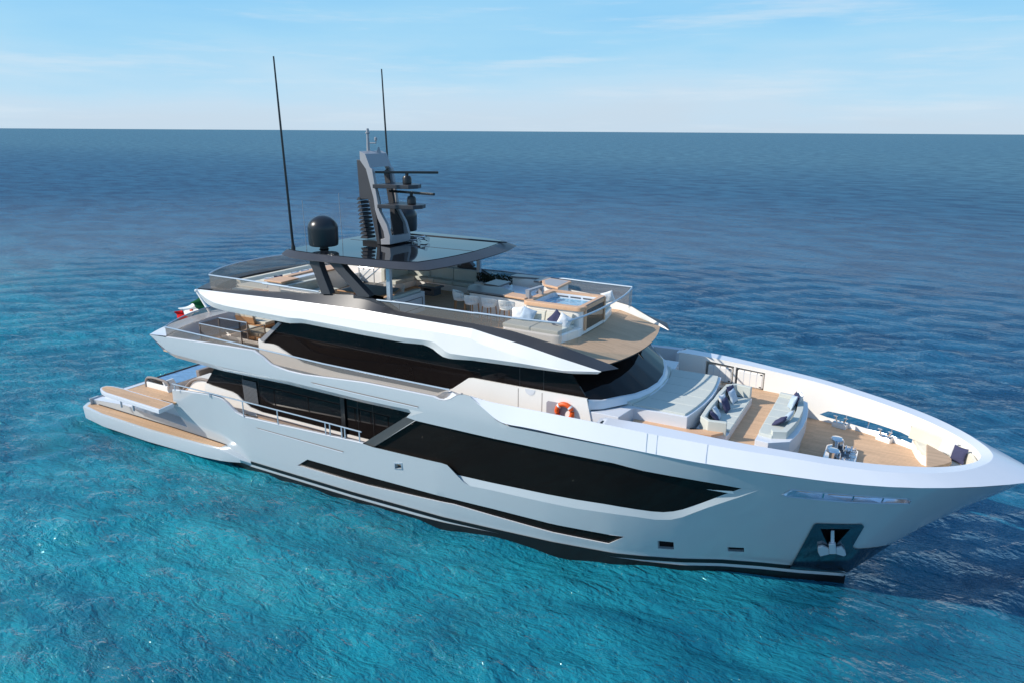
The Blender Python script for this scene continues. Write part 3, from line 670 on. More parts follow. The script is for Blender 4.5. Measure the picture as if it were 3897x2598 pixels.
g = G(); g.loft([inn, [(x, y+.03, min(z-.02, fz(x))) for x, y, z in inn]]); g.both(); g.obj('wing_inner_wall', M['white'], fly, smooth=True, angle=40)
low0 = l0
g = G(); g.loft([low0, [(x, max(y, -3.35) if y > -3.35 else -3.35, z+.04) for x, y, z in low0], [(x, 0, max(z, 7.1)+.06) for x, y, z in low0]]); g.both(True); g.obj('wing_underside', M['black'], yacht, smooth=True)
# deck: flat part and the sloping teak brow in front with a bowed edge
FR = [(28.205,-2.966,7.42),(28.355,-1.692,7.42),(28.505,-0.495,7.42),(28.489,0.616,7.42),(28.358,1.698,7.42),(28.11,2.688,7.42)]
frx = sorted([(x, y) for x, y, z in FR], key=lambda p: p[1])
def deckline(x): return crest_y(x)-.08
fl = [(8.9+i*(26.2-8.9)/20) for i in range(21)]
poly = [(x, -deckline(x)) for x in fl] + [(x, deckline(x)) for x in fl[::-1]]
deck('fly_deck', poly, FD, M['teak'], .1)
def front_x(y): 
    return 28.12+.42*(1-(abs(y)/2.85)**2.0)
g = G(); rows = []
for k in range(13):
    t = k/12; row = []
    for j in range(41):
        s_ = -1+2*j/40; y1 = s_*2.85; y0 = s_*deckline(26.2); x1 = front_x(y1)
        x = 26.2+(x1-26.2)*t; y = y0+(y1-y0)*t; row.append((x, y, FD-.003-.33*((x-26.2)/1.92)*(1-.08*(1-s_*s_))))
    rows.append(row)
g.loft(rows); rim = rows[-1]; g.mi = 0
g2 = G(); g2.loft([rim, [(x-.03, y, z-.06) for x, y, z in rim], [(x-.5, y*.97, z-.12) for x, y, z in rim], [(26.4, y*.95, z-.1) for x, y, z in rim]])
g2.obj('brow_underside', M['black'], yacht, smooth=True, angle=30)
g.obj('teak_brow', M['paleteak'], yacht, smooth=True, angle=30)
# after edge of the fly deck
g = G(); ao = arc(8.74, 3.86, 7.55); ai = arc(9.5, 3.7, 8.3)
g.loft([[(x+1.2, y*.96, 7.35) for x, y in ao], [(x, y, 8.08) for x, y in ao], [(x+.02, y, 8.12) for x, y in ao], [(x, y, 8.14) for x, y in ai], [(x+.03, y, FD-.03) for x, y in ai]])
g.obj('fly_transom', M['dark'], yacht, smooth=True, angle=30)

# ------------------------------------------------------------------ foredeck
LF, BF = 5.1, 4.4                   # lounge floor, mooring deck
def in_y(x): return -at_x(CL, x)[1]
xs_ = [28.6+i*.25 for i in range(21)]
deck('lounge_deck', sym([(28.0, -4.5), (28.6, -4.5)]+[(x, -in_y(x)-.03) for x in xs_ if x > 28.7]), LF, M['teak'])
xs_ = [33.4+i*.2 for i in range(26)]
deck('mooring_deck', sym([(x, -min(in_y(x)+.03, hull_y(x, BF-.08)-.03)) for x in xs_ if x < 38.6]), BF, M['teakfine'])
# raised trunk that carries the sunpad; its after side notches in behind the house
tf = [(30.85, -2.36), (30.95, -1.6), (31.04, -.8), (31.08, 0)]
tr = sym([(27.7, -3.5), (28.84, -3.5), (28.98, -2.43), (29.52, -2.40)] + tf)
g = G(); g.prism([(x, y, 4.6) for x, y in tr], (0, 0, 1.26)); g.obj('foredeck_trunk', M['cool'], yacht, bevel=.015)
# teak side step, cantilevered
st_ = [(29.05, -2.40), (29.05, -2.80), (31.2, -2.62), (31.72, -2.5), (32.06, -2.0), (31.6, -2.0), (31.0, -2.36)]
g = G(); g.prism([(x, y, 5.37) for x, y in st_], (0, 0, .085)); g.both(); g.obj('side_step', M['woodrim'], yacht, bevel=.01)
g = G(); g.prism([(x, y, 5.06) for x, y in [(28.9, -2.44), (28.9, -2.5), (31.4, -2.42), (31.9, -1.95), (31.0, -1.95)]], (0, 0, .30)); g.both(); g.obj('step_shadow', M['black'], yacht)  # black block stands in for the shadow under the overhanging step
# ---- sunpad
def bx(g_, c, s, rz=0.):
    """box of size s centred at c, turned by rz about z"""
    q = []
    for sx, sy in ((-1, -1), (1, -1), (1, 1), (-1, 1)):
        x, y = sx*s[0]/2, sy*s[1]/2; q.append((c[0]+x*cos(rz)-y*sin(rz), c[1]+x*sin(rz)+y*cos(rz), c[2]-s[2]/2))
    return g_.prism(q, (0, 0, s[2]))
sp = thing('sunpad', 'wide grey sunpad of lengthwise panels below the curved black windscreen', 'sunpad', (29.8, 0, 5.86))
def back_x(y): return 29.24-.36*(y/2.33)**2
def front_sx(y): return 30.97-.21*(y/2.22)**2
ys = [-2.28, -1.39, -.45, .45, 1.39, 2.28]
for a, b in zip(ys, ys[1:]):
    g = G(); n = 6; yy = [a+.008+(b-a-.016)*i/n for i in range(n+1)]
    g.prism([(back_x(y), y, 5.845) for y in yy] + [(front_sx(y), y, 5.845) for y in yy[::-1]], (0, 0, .085)); g.obj('cushion_panel', M['cushion'], sp, bevel=.02)
g = G(); yy = [-2.3+4.6*i/24 for i in range(25)]
rg = []
for y in yy:
    x = back_x(y)-.02; rg.append([(x, y, 5.86), (x-.03, y, 5.96), (x-.14, y, 6.0), (x-.26, y, 5.97), (x-.29, y, 5.86)])
g.loft(rg); g.face(rg[0]); g.face(rg[-1][::-1]); g.obj('headrest_bolster', M['cushion'], sp, smooth=True, angle=50)
# ---- U shaped sofa built against the trunk (faces forward)
s1 = thing('foredeck_sofa', 'long pale sofa facing forward between the sunpad and the teak gangway', 'sofa', (31.6, 0, LF))
g = G(); g.prism([(x, y, LF-.02) for x, y in sym([(31.05, -1.95), (31.45, -2.2), (32.10, -2.05), (32.14, -1.95)])], (0, 0, .26)); g.obj('base', M['cool'], s1, bevel=.015)
for a, b in zip([-1.72, -1.05, -.35, .35, 1.05], [-1.05, -.35, .35, 1.05, 1.72]):
    g = G(); g.box(31.32, 32.15, a+.006, b-.006, LF+.24, 5.43); g.obj('seat_cushion', M['cushion'], s1, bevel=.03)
def back_strip(name, path, inward, z0, z1, th, m, parent, bevel=.03):
    g_ = G(); n = len(path); o_ = [Vector((x, y, 0)) for x, y in path]; i_ = []
    for k in range(n):
        a = o_[max(0, k-1)]; b = o_[min(n-1, k+1)]; d = (b-a).normalized(); nn = Vector((-d.y, d.x, 0))*inward; i_.append(o_[k]+nn*th)
    g_.prism([(p.x, p.y, z0) for p in o_] + [(p.x, p.y, z0) for p in i_[::-1]], (0, 0, z1-z0)); return g_.obj(name, m, parent, bevel=bevel)
back_strip('backrest', [(32.10, -2.06), (31.5, -2.17), (31.16, -1.86), (31.12, -.9), (31.12, 0)], -1, LF+.2, 5.80, .17, M['cushion'], s1)
back_strip('backrest', [(31.12, 0), (31.12, .9), (31.16, 1.86), (31.5, 2.17), (32.10, 2.06)], -1, LF+.2, 5.80, .17, M['cushion'], s1)
# ---- curved sofa facing aft, its white shell curving down to the mooring deck
s2 = thing('curved_sofa', 'curved pale sofa in a white shell, backing onto the windlass deck', 'sofa', (33.6, 0, LF))
sh_ = [(33.08, -2.41), (33.5, -2.46), (34.09, -2.01), (34.22, -1.2), (34.28, -.4), (34.285, 0)]
shell = sym(sh_); shell = [(x, y) for x, y in shell]
g = G(); g.prism([(x, y, 5.03) for x, y in sym([(33.08, -2.41), (33.5, -2.46)] + smooth_line([(34.09, -2.01, 0), (34.22, -1.2, 0), (34.28, -.4, 0), (34.285, 0, 0)], 1)[0:0] + [(34.09, -2.01), (34.22, -1.2), (34.28, -.4)])], (0, 0, .53)); g.obj('shell', M['cool'], s2, bevel=.012)
lower = [(33.10, -2.30), (33.52, -2.36), (34.0, -1.95), (34.12, -1.15), (34.17, -.4)]
g = G(); g.prism([(x, y, 4.95) for x, y in sym([(33.1, -2.37), (33.5, -2.43), (34.05, -1.98), (34.18, -1.18), (34.235, -.4)])], (0, 0, .09)); g.obj('trim_band', M['taupe'], s2)
g = G(); g.prism([(x, y, BF-.02) for x, y in sym(lower)], (0, 0, .58)); g.obj('plinth', M['cool'], s2)
for a, b in zip([-1.85, -1.1, -.35, .4, 1.12], [-1.1, -.35, .4, 1.12, 1.85]):
    g = G(); fx = lambda y: 33.86-.10*(y/1.8)**2
    g.prism([(33.09, a+.006, 5.52), (fx(a), a+.006, 5.52), (fx((a+b)/2), (a+b)/2, 5.52), (fx(b), b-.006, 5.52), (33.09, b-.006, 5.52)], (0, 0, .15)); g.obj('seat_cushion', M['cushion'], s2, bevel=.03)
back_strip('backrest', [(33.55, -2.04), (33.95, -1.86), (34.06, -1.1), (34.12, -.4), (34.12, .4), (34.06, 1.1), (33.95, 1.70), (33.88, 1.78)], 1, 5.52, 5.80, .20, M['cushion'], s2)
back_strip('armrest', [(33.10, -1.98), (33.55, -2.06)], 1, 5.50, 5.665, .3, M['cushion'], s2)
back_strip('armrest', [(33.12, 2.02), (33.9, 1.92)], -1, 5.5, 5.80, .20, M['cushion'], s2)
# ---- pillows
def pillow(c, size, m, label, tilt=20, yaw=0, roll=0, group='scatter cushions on the open decks', th=.17):
    """soft square cushion with pinched corners, leaning back by tilt and facing yaw"""
    g_ = G(); n = 10; top = []; bot = []
    for i in range(n+1):
        a = []; b = []
        for j in range(n+1):
            u, v = -1+2*i/n, -1+2*j/n
            pin = 1-.13*(1-abs(u)**2.5)*abs(v)**3-.13*(1-abs(v)**2.5)*abs(u)**3 if True else 1
            x = u*size/2*(1-.10*(1-u*u)*0-.11*(1-v*v)*0)*(1-.09*(1-abs(v)**1.5)*abs(u)**4); z = v*size/2*(1-.09*(1-abs(u)**1.5)*abs(v)**4)
            h = th/2*max(0., (1-abs(u)**2.4)*(1-abs(v)**2.4))**.55*(1+.12*sin(5*u+3*v+c[0]*9)+.08*sin(7*v-4*u+c[1]*7))
            a.append((x, -h, z)); b.append((x, h, z))
        top.append(a); bot.append(b)
    g_.loft(top); g_.loft([r[::-1] for r in bot])
    o = g_._obj('pillow', m, None, smooth=True, angle=80)
    o.rotation_euler = (Matrix.Rotation(radians(yaw), 4, 'Z') @ Matrix.Rotation(radians(-tilt), 4, 'X') @ Matrix.Rotation(radians(roll), 4, 'Y')).to_euler()
    o.location = c; tag(o, label, 'pillow', group); return o
NV, PB, LN = M['navy'], M['paleblue'], M['linen']
GP = 'pillows on the foredeck sofas'
# facing: yaw 90 turns the front (-y) towards +x
pillow((31.46, 1.42, 5.66), .52, NV, 'navy pillow at the port end of the forward facing foredeck sofa', 22, 75, 4, GP)
pillow((31.62, 1.02, 5.66), .52, PB, 'pale blue pillow propped at the port end of the forward facing sofa', 24, 80, -3, GP)
pillow((31.42, .28, 5.66), .52, LN, 'white pillow standing behind the navy pillow at the middle of the forward facing sofa', 18, 80, 6, GP)
pillow((31.60, .0, 5.66), .52, NV, 'navy pillow in front of the white one at the middle of the forward facing sofa', 24, 85, -4, GP)
pillow((31.48, -.86, 5.63), .50, PB, 'pale blue pillow slumped near the starboard end of the forward facing sofa', 30, 100, 12, GP)
pillow((31.50, -1.22, 5.60), .50, NV, 'navy pillow lying low at the starboard end of the forward facing sofa', 42, 112, 8, GP)
pillow((33.82, 1.42, 5.90), .5, LN, 'white pillow at the port end of the curved sofa, topmost of three', 20, -62, 8, GP)
pillow((33.74, 1.16, 5.88), .5, NV, 'navy pillow between a white and a pale blue one on the curved sofa', 20, -68, 6, GP)
pillow((33.70, .84, 5.88), .54, PB, 'large pale blue pillow in front at the port half of the curved sofa', 22, -74, -14, GP)
pillow((33.78, -.72, 5.86), .5, PB, 'pale blue pillow tipped over at the starboard end of the curved sofa', 30, -95, 28, GP)
pillow((33.60, -1.02, 5.82), .5, NV, 'navy pillow lying low near the starboard end of the curved sofa', 52, -100, 10, GP)
# ---- bow seat and table right forward
bs = thing('bow_bench', 'cream horseshoe seat wrapping the inside of the bow', 'seat', (38.6, 0, BF))
cu = [(x, -in_y(x)) for x in (37.55, 37.8, 38.1, 38.4, 38.7, 38.95, 39.15, 39.28)] + [(39.36, 0)]
inset = []
def offs(path, d):
    o_ = []
    for k in range(len(path)):
        a = Vector(path[max(0, k-1)]); b = Vector(path[min(len(path)-1, k+1)]); t = (b-a).normalized(); o_.append((path[k][0]-t.y*d, path[k][1]+t.x*d))
    return o_
full = sym(cu)
full = [p for i, p in enumerate(full) if i == 0 or (Vector(p)-Vector(full[i-1])).length > .02]
ba = offs(full, .015); bb = offs(full, .14); se = offs(full, .62)
g = G(); g.loft([[(x, y, 4.86) for x, y in ba], [(x, y, 5.27) for x, y in ba], [(x, y, 5.29) for x, y in offs(full, .05)], [(x, y, 5.26) for x, y in offs(full, .12)], [(x, y, 4.86) for x, y in offs(full, .19)]])
g.face([(ba[0][0], ba[0][1], 4.86), (ba[0][0], ba[0][1], 5.28), (bb[0][0], bb[0][1], 5.28), (bb[0][0], bb[0][1], 4.86)]); g.face([(ba[-1][0], ba[-1][1], 4.86), (ba[-1][0], ba[-1][1], 5.28), (bb[-1][0], bb[-1][1], 5.28), (bb[-1][0], bb[-1][1], 4.86)])
g.obj('backrest', M['cream'], bs, smooth=True, angle=40)
se = [(37.62, -in_y(37.62)+.05)] + [(37.74, -1.55), (37.92, -1.05), (38.25, -.85), (38.6, -.55), (38.72, 0), (38.6, .55), (38.25, .85), (37.92, 1.05), (37.74, 1.55)] + [(37.62, in_y(37.62)-.05)]
ou = [p for p in offs(full, .13)]
def rs2(l, n): return [(x, y) for x, y, z in resamp([(x, y, 0) for x, y in l], n)]
oo, ss = rs2(ou, 41), rs2(se, 41)
g = G(); g.loft([[(x, y, 4.72) for x, y in ss], [(x, y, 4.84) for x, y in ss], [(x+(a-x)*.06, y+(b-y)*.06, 4.87) for (x, y), (a, b) in zip(ss, oo)], [(x, y, 4.87) for x, y in oo]]); g.obj('seat_cushion', M['cream'], bs, smooth=True, angle=50)
g = G(); g.loft([[(x, y, BF-.02) for x, y in se], [(x, y, 4.745) for x, y in se]]); g.obj('base', M['white'], bs, smooth=True, angle=40)
bt = thing('bow_table', 'pale wooden table with a rounded forward edge inside the bow seat', 'table', (38.3, 0, BF))
tp = [(37.97, -1.02), (38.42, -.52), (38.58, -.3), (38.66, -.12), (38.66, .12), (38.58, .3), (38.42, .52), (37.97, 1.02)]
g = G(); g.prism([(x, y, 5.06) for x, y in tp], (0, 0, .11)); g.obj('tabletop', M['paleteak'], bt, bevel=.02)
g = G(); g.prism([(x*.55+38.25*.45, y*.3, BF-.02) for x, y in tp], (0, 0, .68)); g.obj('pedestal', M['white'], bt)
pillow((38.58, 1.12, 5.15), .52, LN, 'white pillow behind the navy one on the cream bow seat', 18, -35, 4, GP)
pillow((38.88, .66, 5.13), .54, NV, 'navy pillow on the cream bow seat beside the rounded table', 20, -48, -6, GP)
# ---- windlasses on their steel tray
wy = thing('windlass_tray', 'six sided polished drip tray between the two windlasses', 'tray', (35.5, .3, BF))
trp = [(34.98, .55), (35.05, 1.05), (35.5, 1.15), (35.98, 1.95), (36.12, 1.75), (35.62, .62), (35.55, .45), (35.2, .42)]
trp = [(35.0, -.75), (35.0, .75), (35.2, .98), (35.75, .98), (36.0, .7), (36.0, -.7), (35.75, -.98), (35.2, -.98)]
g = G(); g.loft([[(x, y, BF) for x, y in trp], [(x, y, BF+.17) for x, y in trp], [(35.5+(x-35.5)*.94, y*.94, BF+.17) for x, y in trp], [(35.5+(x-35.5)*.94, y*.94, BF+.05) for x, y in trp]], True); g.face([(35.5+(x-35.5)*.94, y*.94, BF+.05) for x, y in trp])
g.obj('rim', M['chrome'], wy)
def windlass(y, label):
    t = thing('windlass', label, 'windlass', (35.3, y, BF), 'windlasses on the mooring deck')
    g = G(); g.lathe([(.17, .04), (.17, .10), (.125, .15), (.115, .36), (.125, .47)], (35.3, y, BF), 24); g.obj('capstan_drum', M['chrome'], t, smooth=True, angle=30)
    g = G(); g.lathe([(.10, .47), (.20, .50), (.21, .54), (.17, .585), (.05, .60)], (35.3, y, BF), 28); g.obj('drum_head', M['chrome'], t, smooth=True, angle=30)
    g = G(); c0 = (35.52, y+.02, BF+.32)
    g.tube([(c0[0], c0[1]+.16*cos(2*pi*k/18), c0[2]+.16*sin(2*pi*k/18)) for k in range(18)], .016, 6, True)
    for k in range(3): g.tube([(c0[0], c0[1]+.15*cos(pi*k/3), c0[2]+.15*sin(pi*k/3)), (c0[0], c0[1]-.15*cos(pi*k/3), c0[2]-.15*sin(pi*k/3))], .011, 5)
    g.obj('brake_wheel', M['chrome'], t, smooth=True)
    g = G(); g.lathe([(.05, .0), (.16, .02), (.16, .06), (.09, .10), (.09, .16), (.16, .20), (.16, .24), (.04, .26)], (35.58, y+.0, BF+.2), 20, 'x'); g.obj('chain_gypsy', M['chrome'], t, smooth=True, angle=30)
    g = G(); g.box(35.3, 35.75, y-.13, y+.13, BF+.05, BF+.16); g.box(35.42, 35.5, y-.1, y+.1, BF+.16, BF+.34); g.obj('bed', M['darksteel'], t, bevel=.01)
    g = G()
    for k in range(9):
        x = 35.82+.02*k; g.lathe([(.012, -.03), (.03, -.015), (.03, .015), (.012, .03)], (35.80+k*.055, y*(1-.03*k), BF+.22-.02*k), 8)
    return t
windlass(-.56, 'polished windlass with wide flat head, nearer the starboard rail')
windlass(.56, 'polished windlass with wide flat head, in front of the port mooring cleats')
for y in (-.56, .56):
    o = thing('chain_stopper', 'small polished chain stopper ahead of the %s windlass' % ('starboard' if y < 0 else 'port'), 'chain stopper', (35.9, y, BF), 'chain stoppers')
    g = G(); g.box(35.72, 35.98, y-.09, y+.09, BF+.0, BF+.12); g.box(35.76, 35.94, y-.1, y-.05, BF+.12, BF+.24); g.box(35.76, 35.94, y+.05, y+.1, BF+.12, BF+.24); g.obj('body', M['chrome'], o, bevel=.012)
    g = G(); g.tube([(35.85, y, BF+.16), (35.92, y+.1, BF+.3)], .014, 6); g.obj('lever', M['chrome'], o)
# ---- mooring bitts in the slot
def bitts(x, side, label):
    y = side*(in_y(x)-.16); rz = atan2(side*(in_y(x+.2)-in_y(x-.2)), .4)
    t = thing('mooring_bitts', label, 'bitts', (x, y, BF), 'paired bitts beside the mooring slots')
    g = G(); bx(g, (x, y, BF+.06), (.52, .22, .2), rz); g.obj('base', M['white'], t, bevel=.015)
    g = G(); bx(g, (x, y, BF+.17), (.5, .19, .03), rz); g.obj('plate', M['chrome'], t, bevel=.008)
    for s_ in (-1, 1):
        bxp = Vector((x+s_*.12*cos(rz), y+s_*.12*sin(rz), BF+.18)); tpv = Vector((x+s_*.19*cos(rz), y+s_*.19*sin(rz), BF+.38))
        g = G(); g.tube([bxp, tpv], .032, 10)
        g.tube([tpv+Vector((-.075*cos(rz), -.075*sin(rz), .012)), tpv+Vector((.075*cos(rz), .075*sin(rz), .012))], .022, 8); g.obj('bollard', M['chrome'], t, smooth=True, angle=40)
bitts(35.2, 1, 'polished pair of slanted bitts, aftermost along the port mooring slot')
bitts(36.72, 1, 'polished pair of slanted bitts, nearest the bow seat on the port side')
bitts(35.2, -1, 'polished pair of slanted bitts glimpsed through the after half of the starboard slot')
bitts(36.72, -1, 'polished pair of slanted bitts glimpsed through the forward half of the starboard slot')
# ---- life rafts in the port recess
for k, (xa, xb, lb) in enumerate(((29.88, 30.90, 'white life raft canister half in shadow, the after one in the port bulwark recess'), (31.12, 32.16, 'white life raft canister in full sun, the forward one in the port bulwark recess'))):
    for side, lab in ((1, lb), (-1, None)):
        if side < 0: continue
        t = thing('life_raft', lab, 'life raft', ((xa+xb)/2, in_y((xa+xb)/2), 5.08), 'life raft canisters')
        ua, ub = on_wall(u_of_x(xa), 5.1), on_wall(u_of_x(xb), 5.1)
        d = Vector((ub[0]-ua[0], -(ub[1]-ua[1]), 0)).normalized(); nrm = Vector((-d.y, d.x, 0))
        a0 = Vector((ua[0], -ua[1], 0))+nrm*.03
        Lg = (Vector(ub)-Vector(ua)).length
        def P_(s_, n_, z): q = a0+d*s_+nrm*n_; return (q.x, q.y, z)
        g = G(); g.prism([P_(0, 0, 5.09), P_(Lg, 0, 5.09), P_(Lg, .34, 5.09), P_(0, .34, 5.09)], (0, 0, .66)); g.obj('canister', M['white'], t, bevel=.07, seg=4)
        for f in (.25, .5, .75):
            g = G(); g.prism([P_(Lg*f-.012, -.006, 5.11), P_(Lg*f+.012, -.006, 5.11), P_(Lg*f+.012, .3, 5.11), P_(Lg*f-.012, .3, 5.11)], (0, 0, .645)); g.obj('strap', M['cool'], t)
        for z in (5.16, 5.68):
            g = G(); g.prism([P_(Lg-.13, -.012, z), P_(Lg-.05, -.012, z), P_(Lg-.05, .02, z), P_(Lg-.13, .02, z)], (0, 0, .04)); g.obj('latch', M['black'], t)
# ---- lifebuoy in its niche on the house side
nx0, nx1 = 26.18, 27.14
g = G(); g.prism([(nx0, -YU-.008, 5.3), (nx1, -YU-.008, 5.3), (nx1, -YU-.008, 5.93), (nx1-.05, -YU-.008, 5.985), (nx0+.06, -YU-.008, 5.97), (nx0, -YU-.008, 5.9)], (0, .006, 0)); g.both(); g.obj('niche_shade', mat('niche_shade_panel', (.34, .32, .36), .5), yacht)  # flat panel on the wall, the niche's shade put into its colour
lb = thing('lifebuoy', 'orange lifebuoy with white bands hung in the niche on the white house side', 'lifebuoy', (26.8, -3.66, 5.62))
bc = (26.92, -YU-.10, 5.71)
g = G(); ring_ = []
for k in range(36):
    a = 2*pi*k/36; c_ = Vector((bc[0]+.29*cos(a), bc[1], bc[2]+.29*sin(a))); ring_.append(c_)
g.tube(ring_, .085, 12, True); g.obj('ring', M['orange'], lb, smooth=True, angle=80)
for a0_ in (pi/4, 3*pi/4, 5*pi/4, 7*pi/4):
    g = G(); g.tube([(bc[0]+.29*cos(a0_+e), bc[1], bc[2]+.29*sin(a0_+e)) for e in (-.11, -.04, .04, .11)], .089, 12); g.obj('band', M['linen'], lb, smooth=True)
g = G(); g.lathe([(.19, 0), (.19, .03)], (27.12, -YU-.05, 5.60), 24, 'y'); g.obj('light_dome', M['white'], lb, smooth=True)
# ---- anchor in its pocket
an = thing('anchor', 'polished anchor hanging in the dark pocket of the bow shield', 'anchor', (36.1, -1.2, 1.4))
def on_h(r, d): return r
ap = [(35.65,2.995),(35.737,3.013),(35.779,2.214),(35.669,2.193),(35.606,2.317),(35.805,2.356),(35.641,1.721),(35.844,1.759),(35.296,2.024),(35.437,2.134),(35.618,2.002),(35.637,1.661),(35.369,1.478),(35.296,1.77),(35.829,2.098),(35.981,2.179),(36.09,1.944),(36.136,1.691),(36.075,1.606),(35.84,1.714),(35.565,2.214),(35.422,2.213),(35.358,1.667),(35.582,2.106),(35.831,2.21),(36.113,2.117),(35.281,1.535),(36.152,2.453)]
def hp(i, d=.0): return H(-.05-d)(*ap[i])
g = G(); g.prism([hp(0), hp(1), hp(2), hp(3)], (0, -.06, 0)); g.obj('shank', M['bright'], an)
g = G(); g.prism([hp(4), hp(5), hp(7), hp(6)], (.02, -.16, -.02)); g.obj('crown', M['bright'], an, bevel=.02)
g = G(); g.prism([hp(8), hp(9), hp(10), hp(11), hp(12), hp(13)], (.02, -.11, -.03)); g.obj('fluke', M['bright'], an, bevel=.025)
g = G(); g.prism([hp(14), hp(15), hp(16), hp(17), hp(18), hp(19)], (.02, -.11, -.03)); g.obj('fluke', M['bright'], an, bevel=.025)

# ------------------------------------------------------------------ stern platform, folding terrace, pool
PS = [(-1.22, 4.02, .80, .10), (-.9, 4.42, .80, .09), (1.0, 4.66, .80, .08), (4.8, 4.73, .80, .08), (8.5, 4.62, .80, .10), (9.8, 4.55, .80, .16), (10.4, 4.50, .72, .22), (11.0, 4.40, .54, .28), (11.5, 4.22, .40, .34)]
g = G()
rows = []
for x, y, zt, zb in PS:
    i_ = 3.6
    rows.append([(x, -i_, zt), (x, -(y-.07), zt), (x, -(y-.015), zt-.02), (x, -y, zt-.07), (x, -(y-.05), zb+.02), (x, -(y-.12), zb), (x, -i_, zb)])
g.loft(rows); g.face(rows[-1]); g.both(); g.obj('swim_platform', M['hull'], yacht, smooth=True, angle=25)
g = G(); g.prism([(-1.22, -4.02, .10), (3.0, -3.6, .10), (3.0, 3.6, .10), (-1.22, 4.02, .10)], (0, 0, .69)); g.obj('platform_centre', M['hull'], yacht)
tkp = [(-1.0, -3.0), (-.98, -3.92), (-.72, -4.30), (1.0, -4.54), (4.8, -4.62), (8.5, -4.51), (9.75, -4.40), (9.75, -3.8), (-.4, -3.0)]
g = G(); g.prism([(x, y, .798) for x, y in tkp], (0, 0, .008)); g.both(); g.obj('platform_teak', M['teak'], yacht)
g = G(); g.prism([(x, y, .798) for x, y in [(-1.0, -2.98), (-.4, -2.98), (-.4, 2.98), (-1.0, 2.98)]], (0, 0, .008)); g.obj('platform_teak', M['teak'], yacht)
g = G(); xs = [-.3+i*(9.9+.3)/40 for i in range(41)]
g.loft([[H(-.012)(x, .815) for x in xs], [H(-.012)(x, .875) for x in xs]]); g.both(); g.obj('platform_gap_shade', M['black'], hull)  # black strip on the plating paints in the shade of the gap
# hull ledge: top face, recessed side under the folding terrace, transom
lg = LEDGE[1:][::-1]
g = G(); g.loft([[H(0)(x, z) for x, z in lg], [(x, -3.45, z+.02) for x, z in lg]]); g.both(); g.obj('hull_ledge', M['cool'], hull, smooth=True)
g = G(); g.face([(-.72, -4.05, -.6), (-.72, -4.1, 1.16), (-.72, 4.1, 1.16), (-.72, 4.05, -.6)]); g.obj('transom', M['hull'], yacht)
g = G(); g.prism([(-.4, -3.45, 1.0), (7.4, -3.45, 1.0), (7.4, -3.45, 2.3), (2.6, -3.45, 2.3), (1.2, -3.45, 1.4), (-.4, -3.45, 1.25)], (0, .1, 0)); g.both(); g.obj('stern_side', M['cool'], yacht)
g = G(); g.box(2.75, 2.95, -3.5, 3.5, 1.0, 2.36); g.obj('stern_wall', M['cool'], yacht)
g = G(); g.face([H(0)(*LOWTOP[-1]), H(0)(*LEDGE[0]), H(0)(*LEDGE[1]), (LEDGE[1][0], -3.45, LEDGE[1][1]), (LEDGE[0][0], -3.9, LEDGE[0][1]), (LOWTOP[-1][0], -4.2, LOWTOP[-1][1])]); g.both(); g.obj('fashion_plate', M['cool'], hull)
ftp = [(1.55, -4.42), (1.53, -4.66), (1.70, -4.86), (2.0, -5.0), (2.43, -5.11), (6.86, -5.28), (6.73, -4.38), (3.1, -4.28), (2.85, -4.24), (1.9, -4.3)]
ft = thing('folding_terrace', 'narrow teak topped balcony folded out from the starboard quarter above the swim platform', 'balcony', (4, -4.7, 2.4))
g = G(); g.prism([(x, y, 2.19) for x, y in ftp], (0, 0, .21)); g.obj('slab', M['cool'], ft, bevel=.02)
ctr = (4.2, -4.72)
g = G(); g.prism([(ctr[0]+(x-ctr[0])*.965, ctr[1]+(y-ctr[1])*.80, 2.398) for x, y in ftp], (0, 0, .008)); g.obj('teak_top', M['teak'], ft)
for x, y in ((2.3, -4.25), (3.3, -4.25)):
    g = G(); g.tube([(x, y, 1.3), (x, y, 2.2)], .05, 8); g.obj('strut', M['silver'], ft, smooth=True)
g = G(); g.box(2.72, 3.0, -4.24, 4.24, 2.36, 2.415); g.obj('deck_edge', M['cool'], yacht)
# pool let into the after deck, glass fronted, with rolled grips
pool = thing('deck_pool', 'raised infinity pool with blue water across the after end of the main deck', 'pool', (4.2, 0, MD))
g = G(); g.prism([(x, y, MD) for x, y in [(3.45, -3.1), (5.0, -3.1), (5.0, 3.1), (3.45, 3.1)]], (0, 0, .26)); g.obj('tub', M['cool'], pool)
pw = mat('pool_water', (.16, .30, .50), .05, var=.5, vscale=4, bump=1., bscale=5)
g = G(); g.face([(3.5, -3.1, MD+.28), (5.05, -3.1, MD+.28), (5.05, 3.1, MD+.28), (3.5, 3.1, MD+.28)]); g.obj('pool_water', pw, pool)
g = G(); g.box(3.40, 3.46, -3.1, 3.1, MD, MD+.33); g.obj('glass_front', M['concrete'], pool)
g = G(); g.box(3.5, 5.15, -3.52, -3.42, MD, MD+.30); g.prism([(5.15, -3.55, MD), (5.15, -2.9, MD), (4.75, -2.9, MD+.5), (4.75, -3.5, MD+.5)], (.1, 0, 0)); g.obj('side_wall', M['white'], pool, bevel=.02)
g = G(); g.prism([(3.55, -3.49, MD+.3), (4.75, -3.49, MD+.3), (4.75, -3.49, MD+.52), (3.6, -3.49, MD+.5)], (0, .02, 0)); g.obj('side_glass', M['clear'], pool)
g = G(); g.tube(smooth_line([(3.45, -3.5, MD), (3.45, -3.5, MD+.38), (3.75, -3.5, MD+.60), (5.1, -3.5, MD+.58), (5.3, -3.5, MD+.40)], 2), .06, 8); g.obj('grip_rail', M['taupe'], pool, smooth=True)
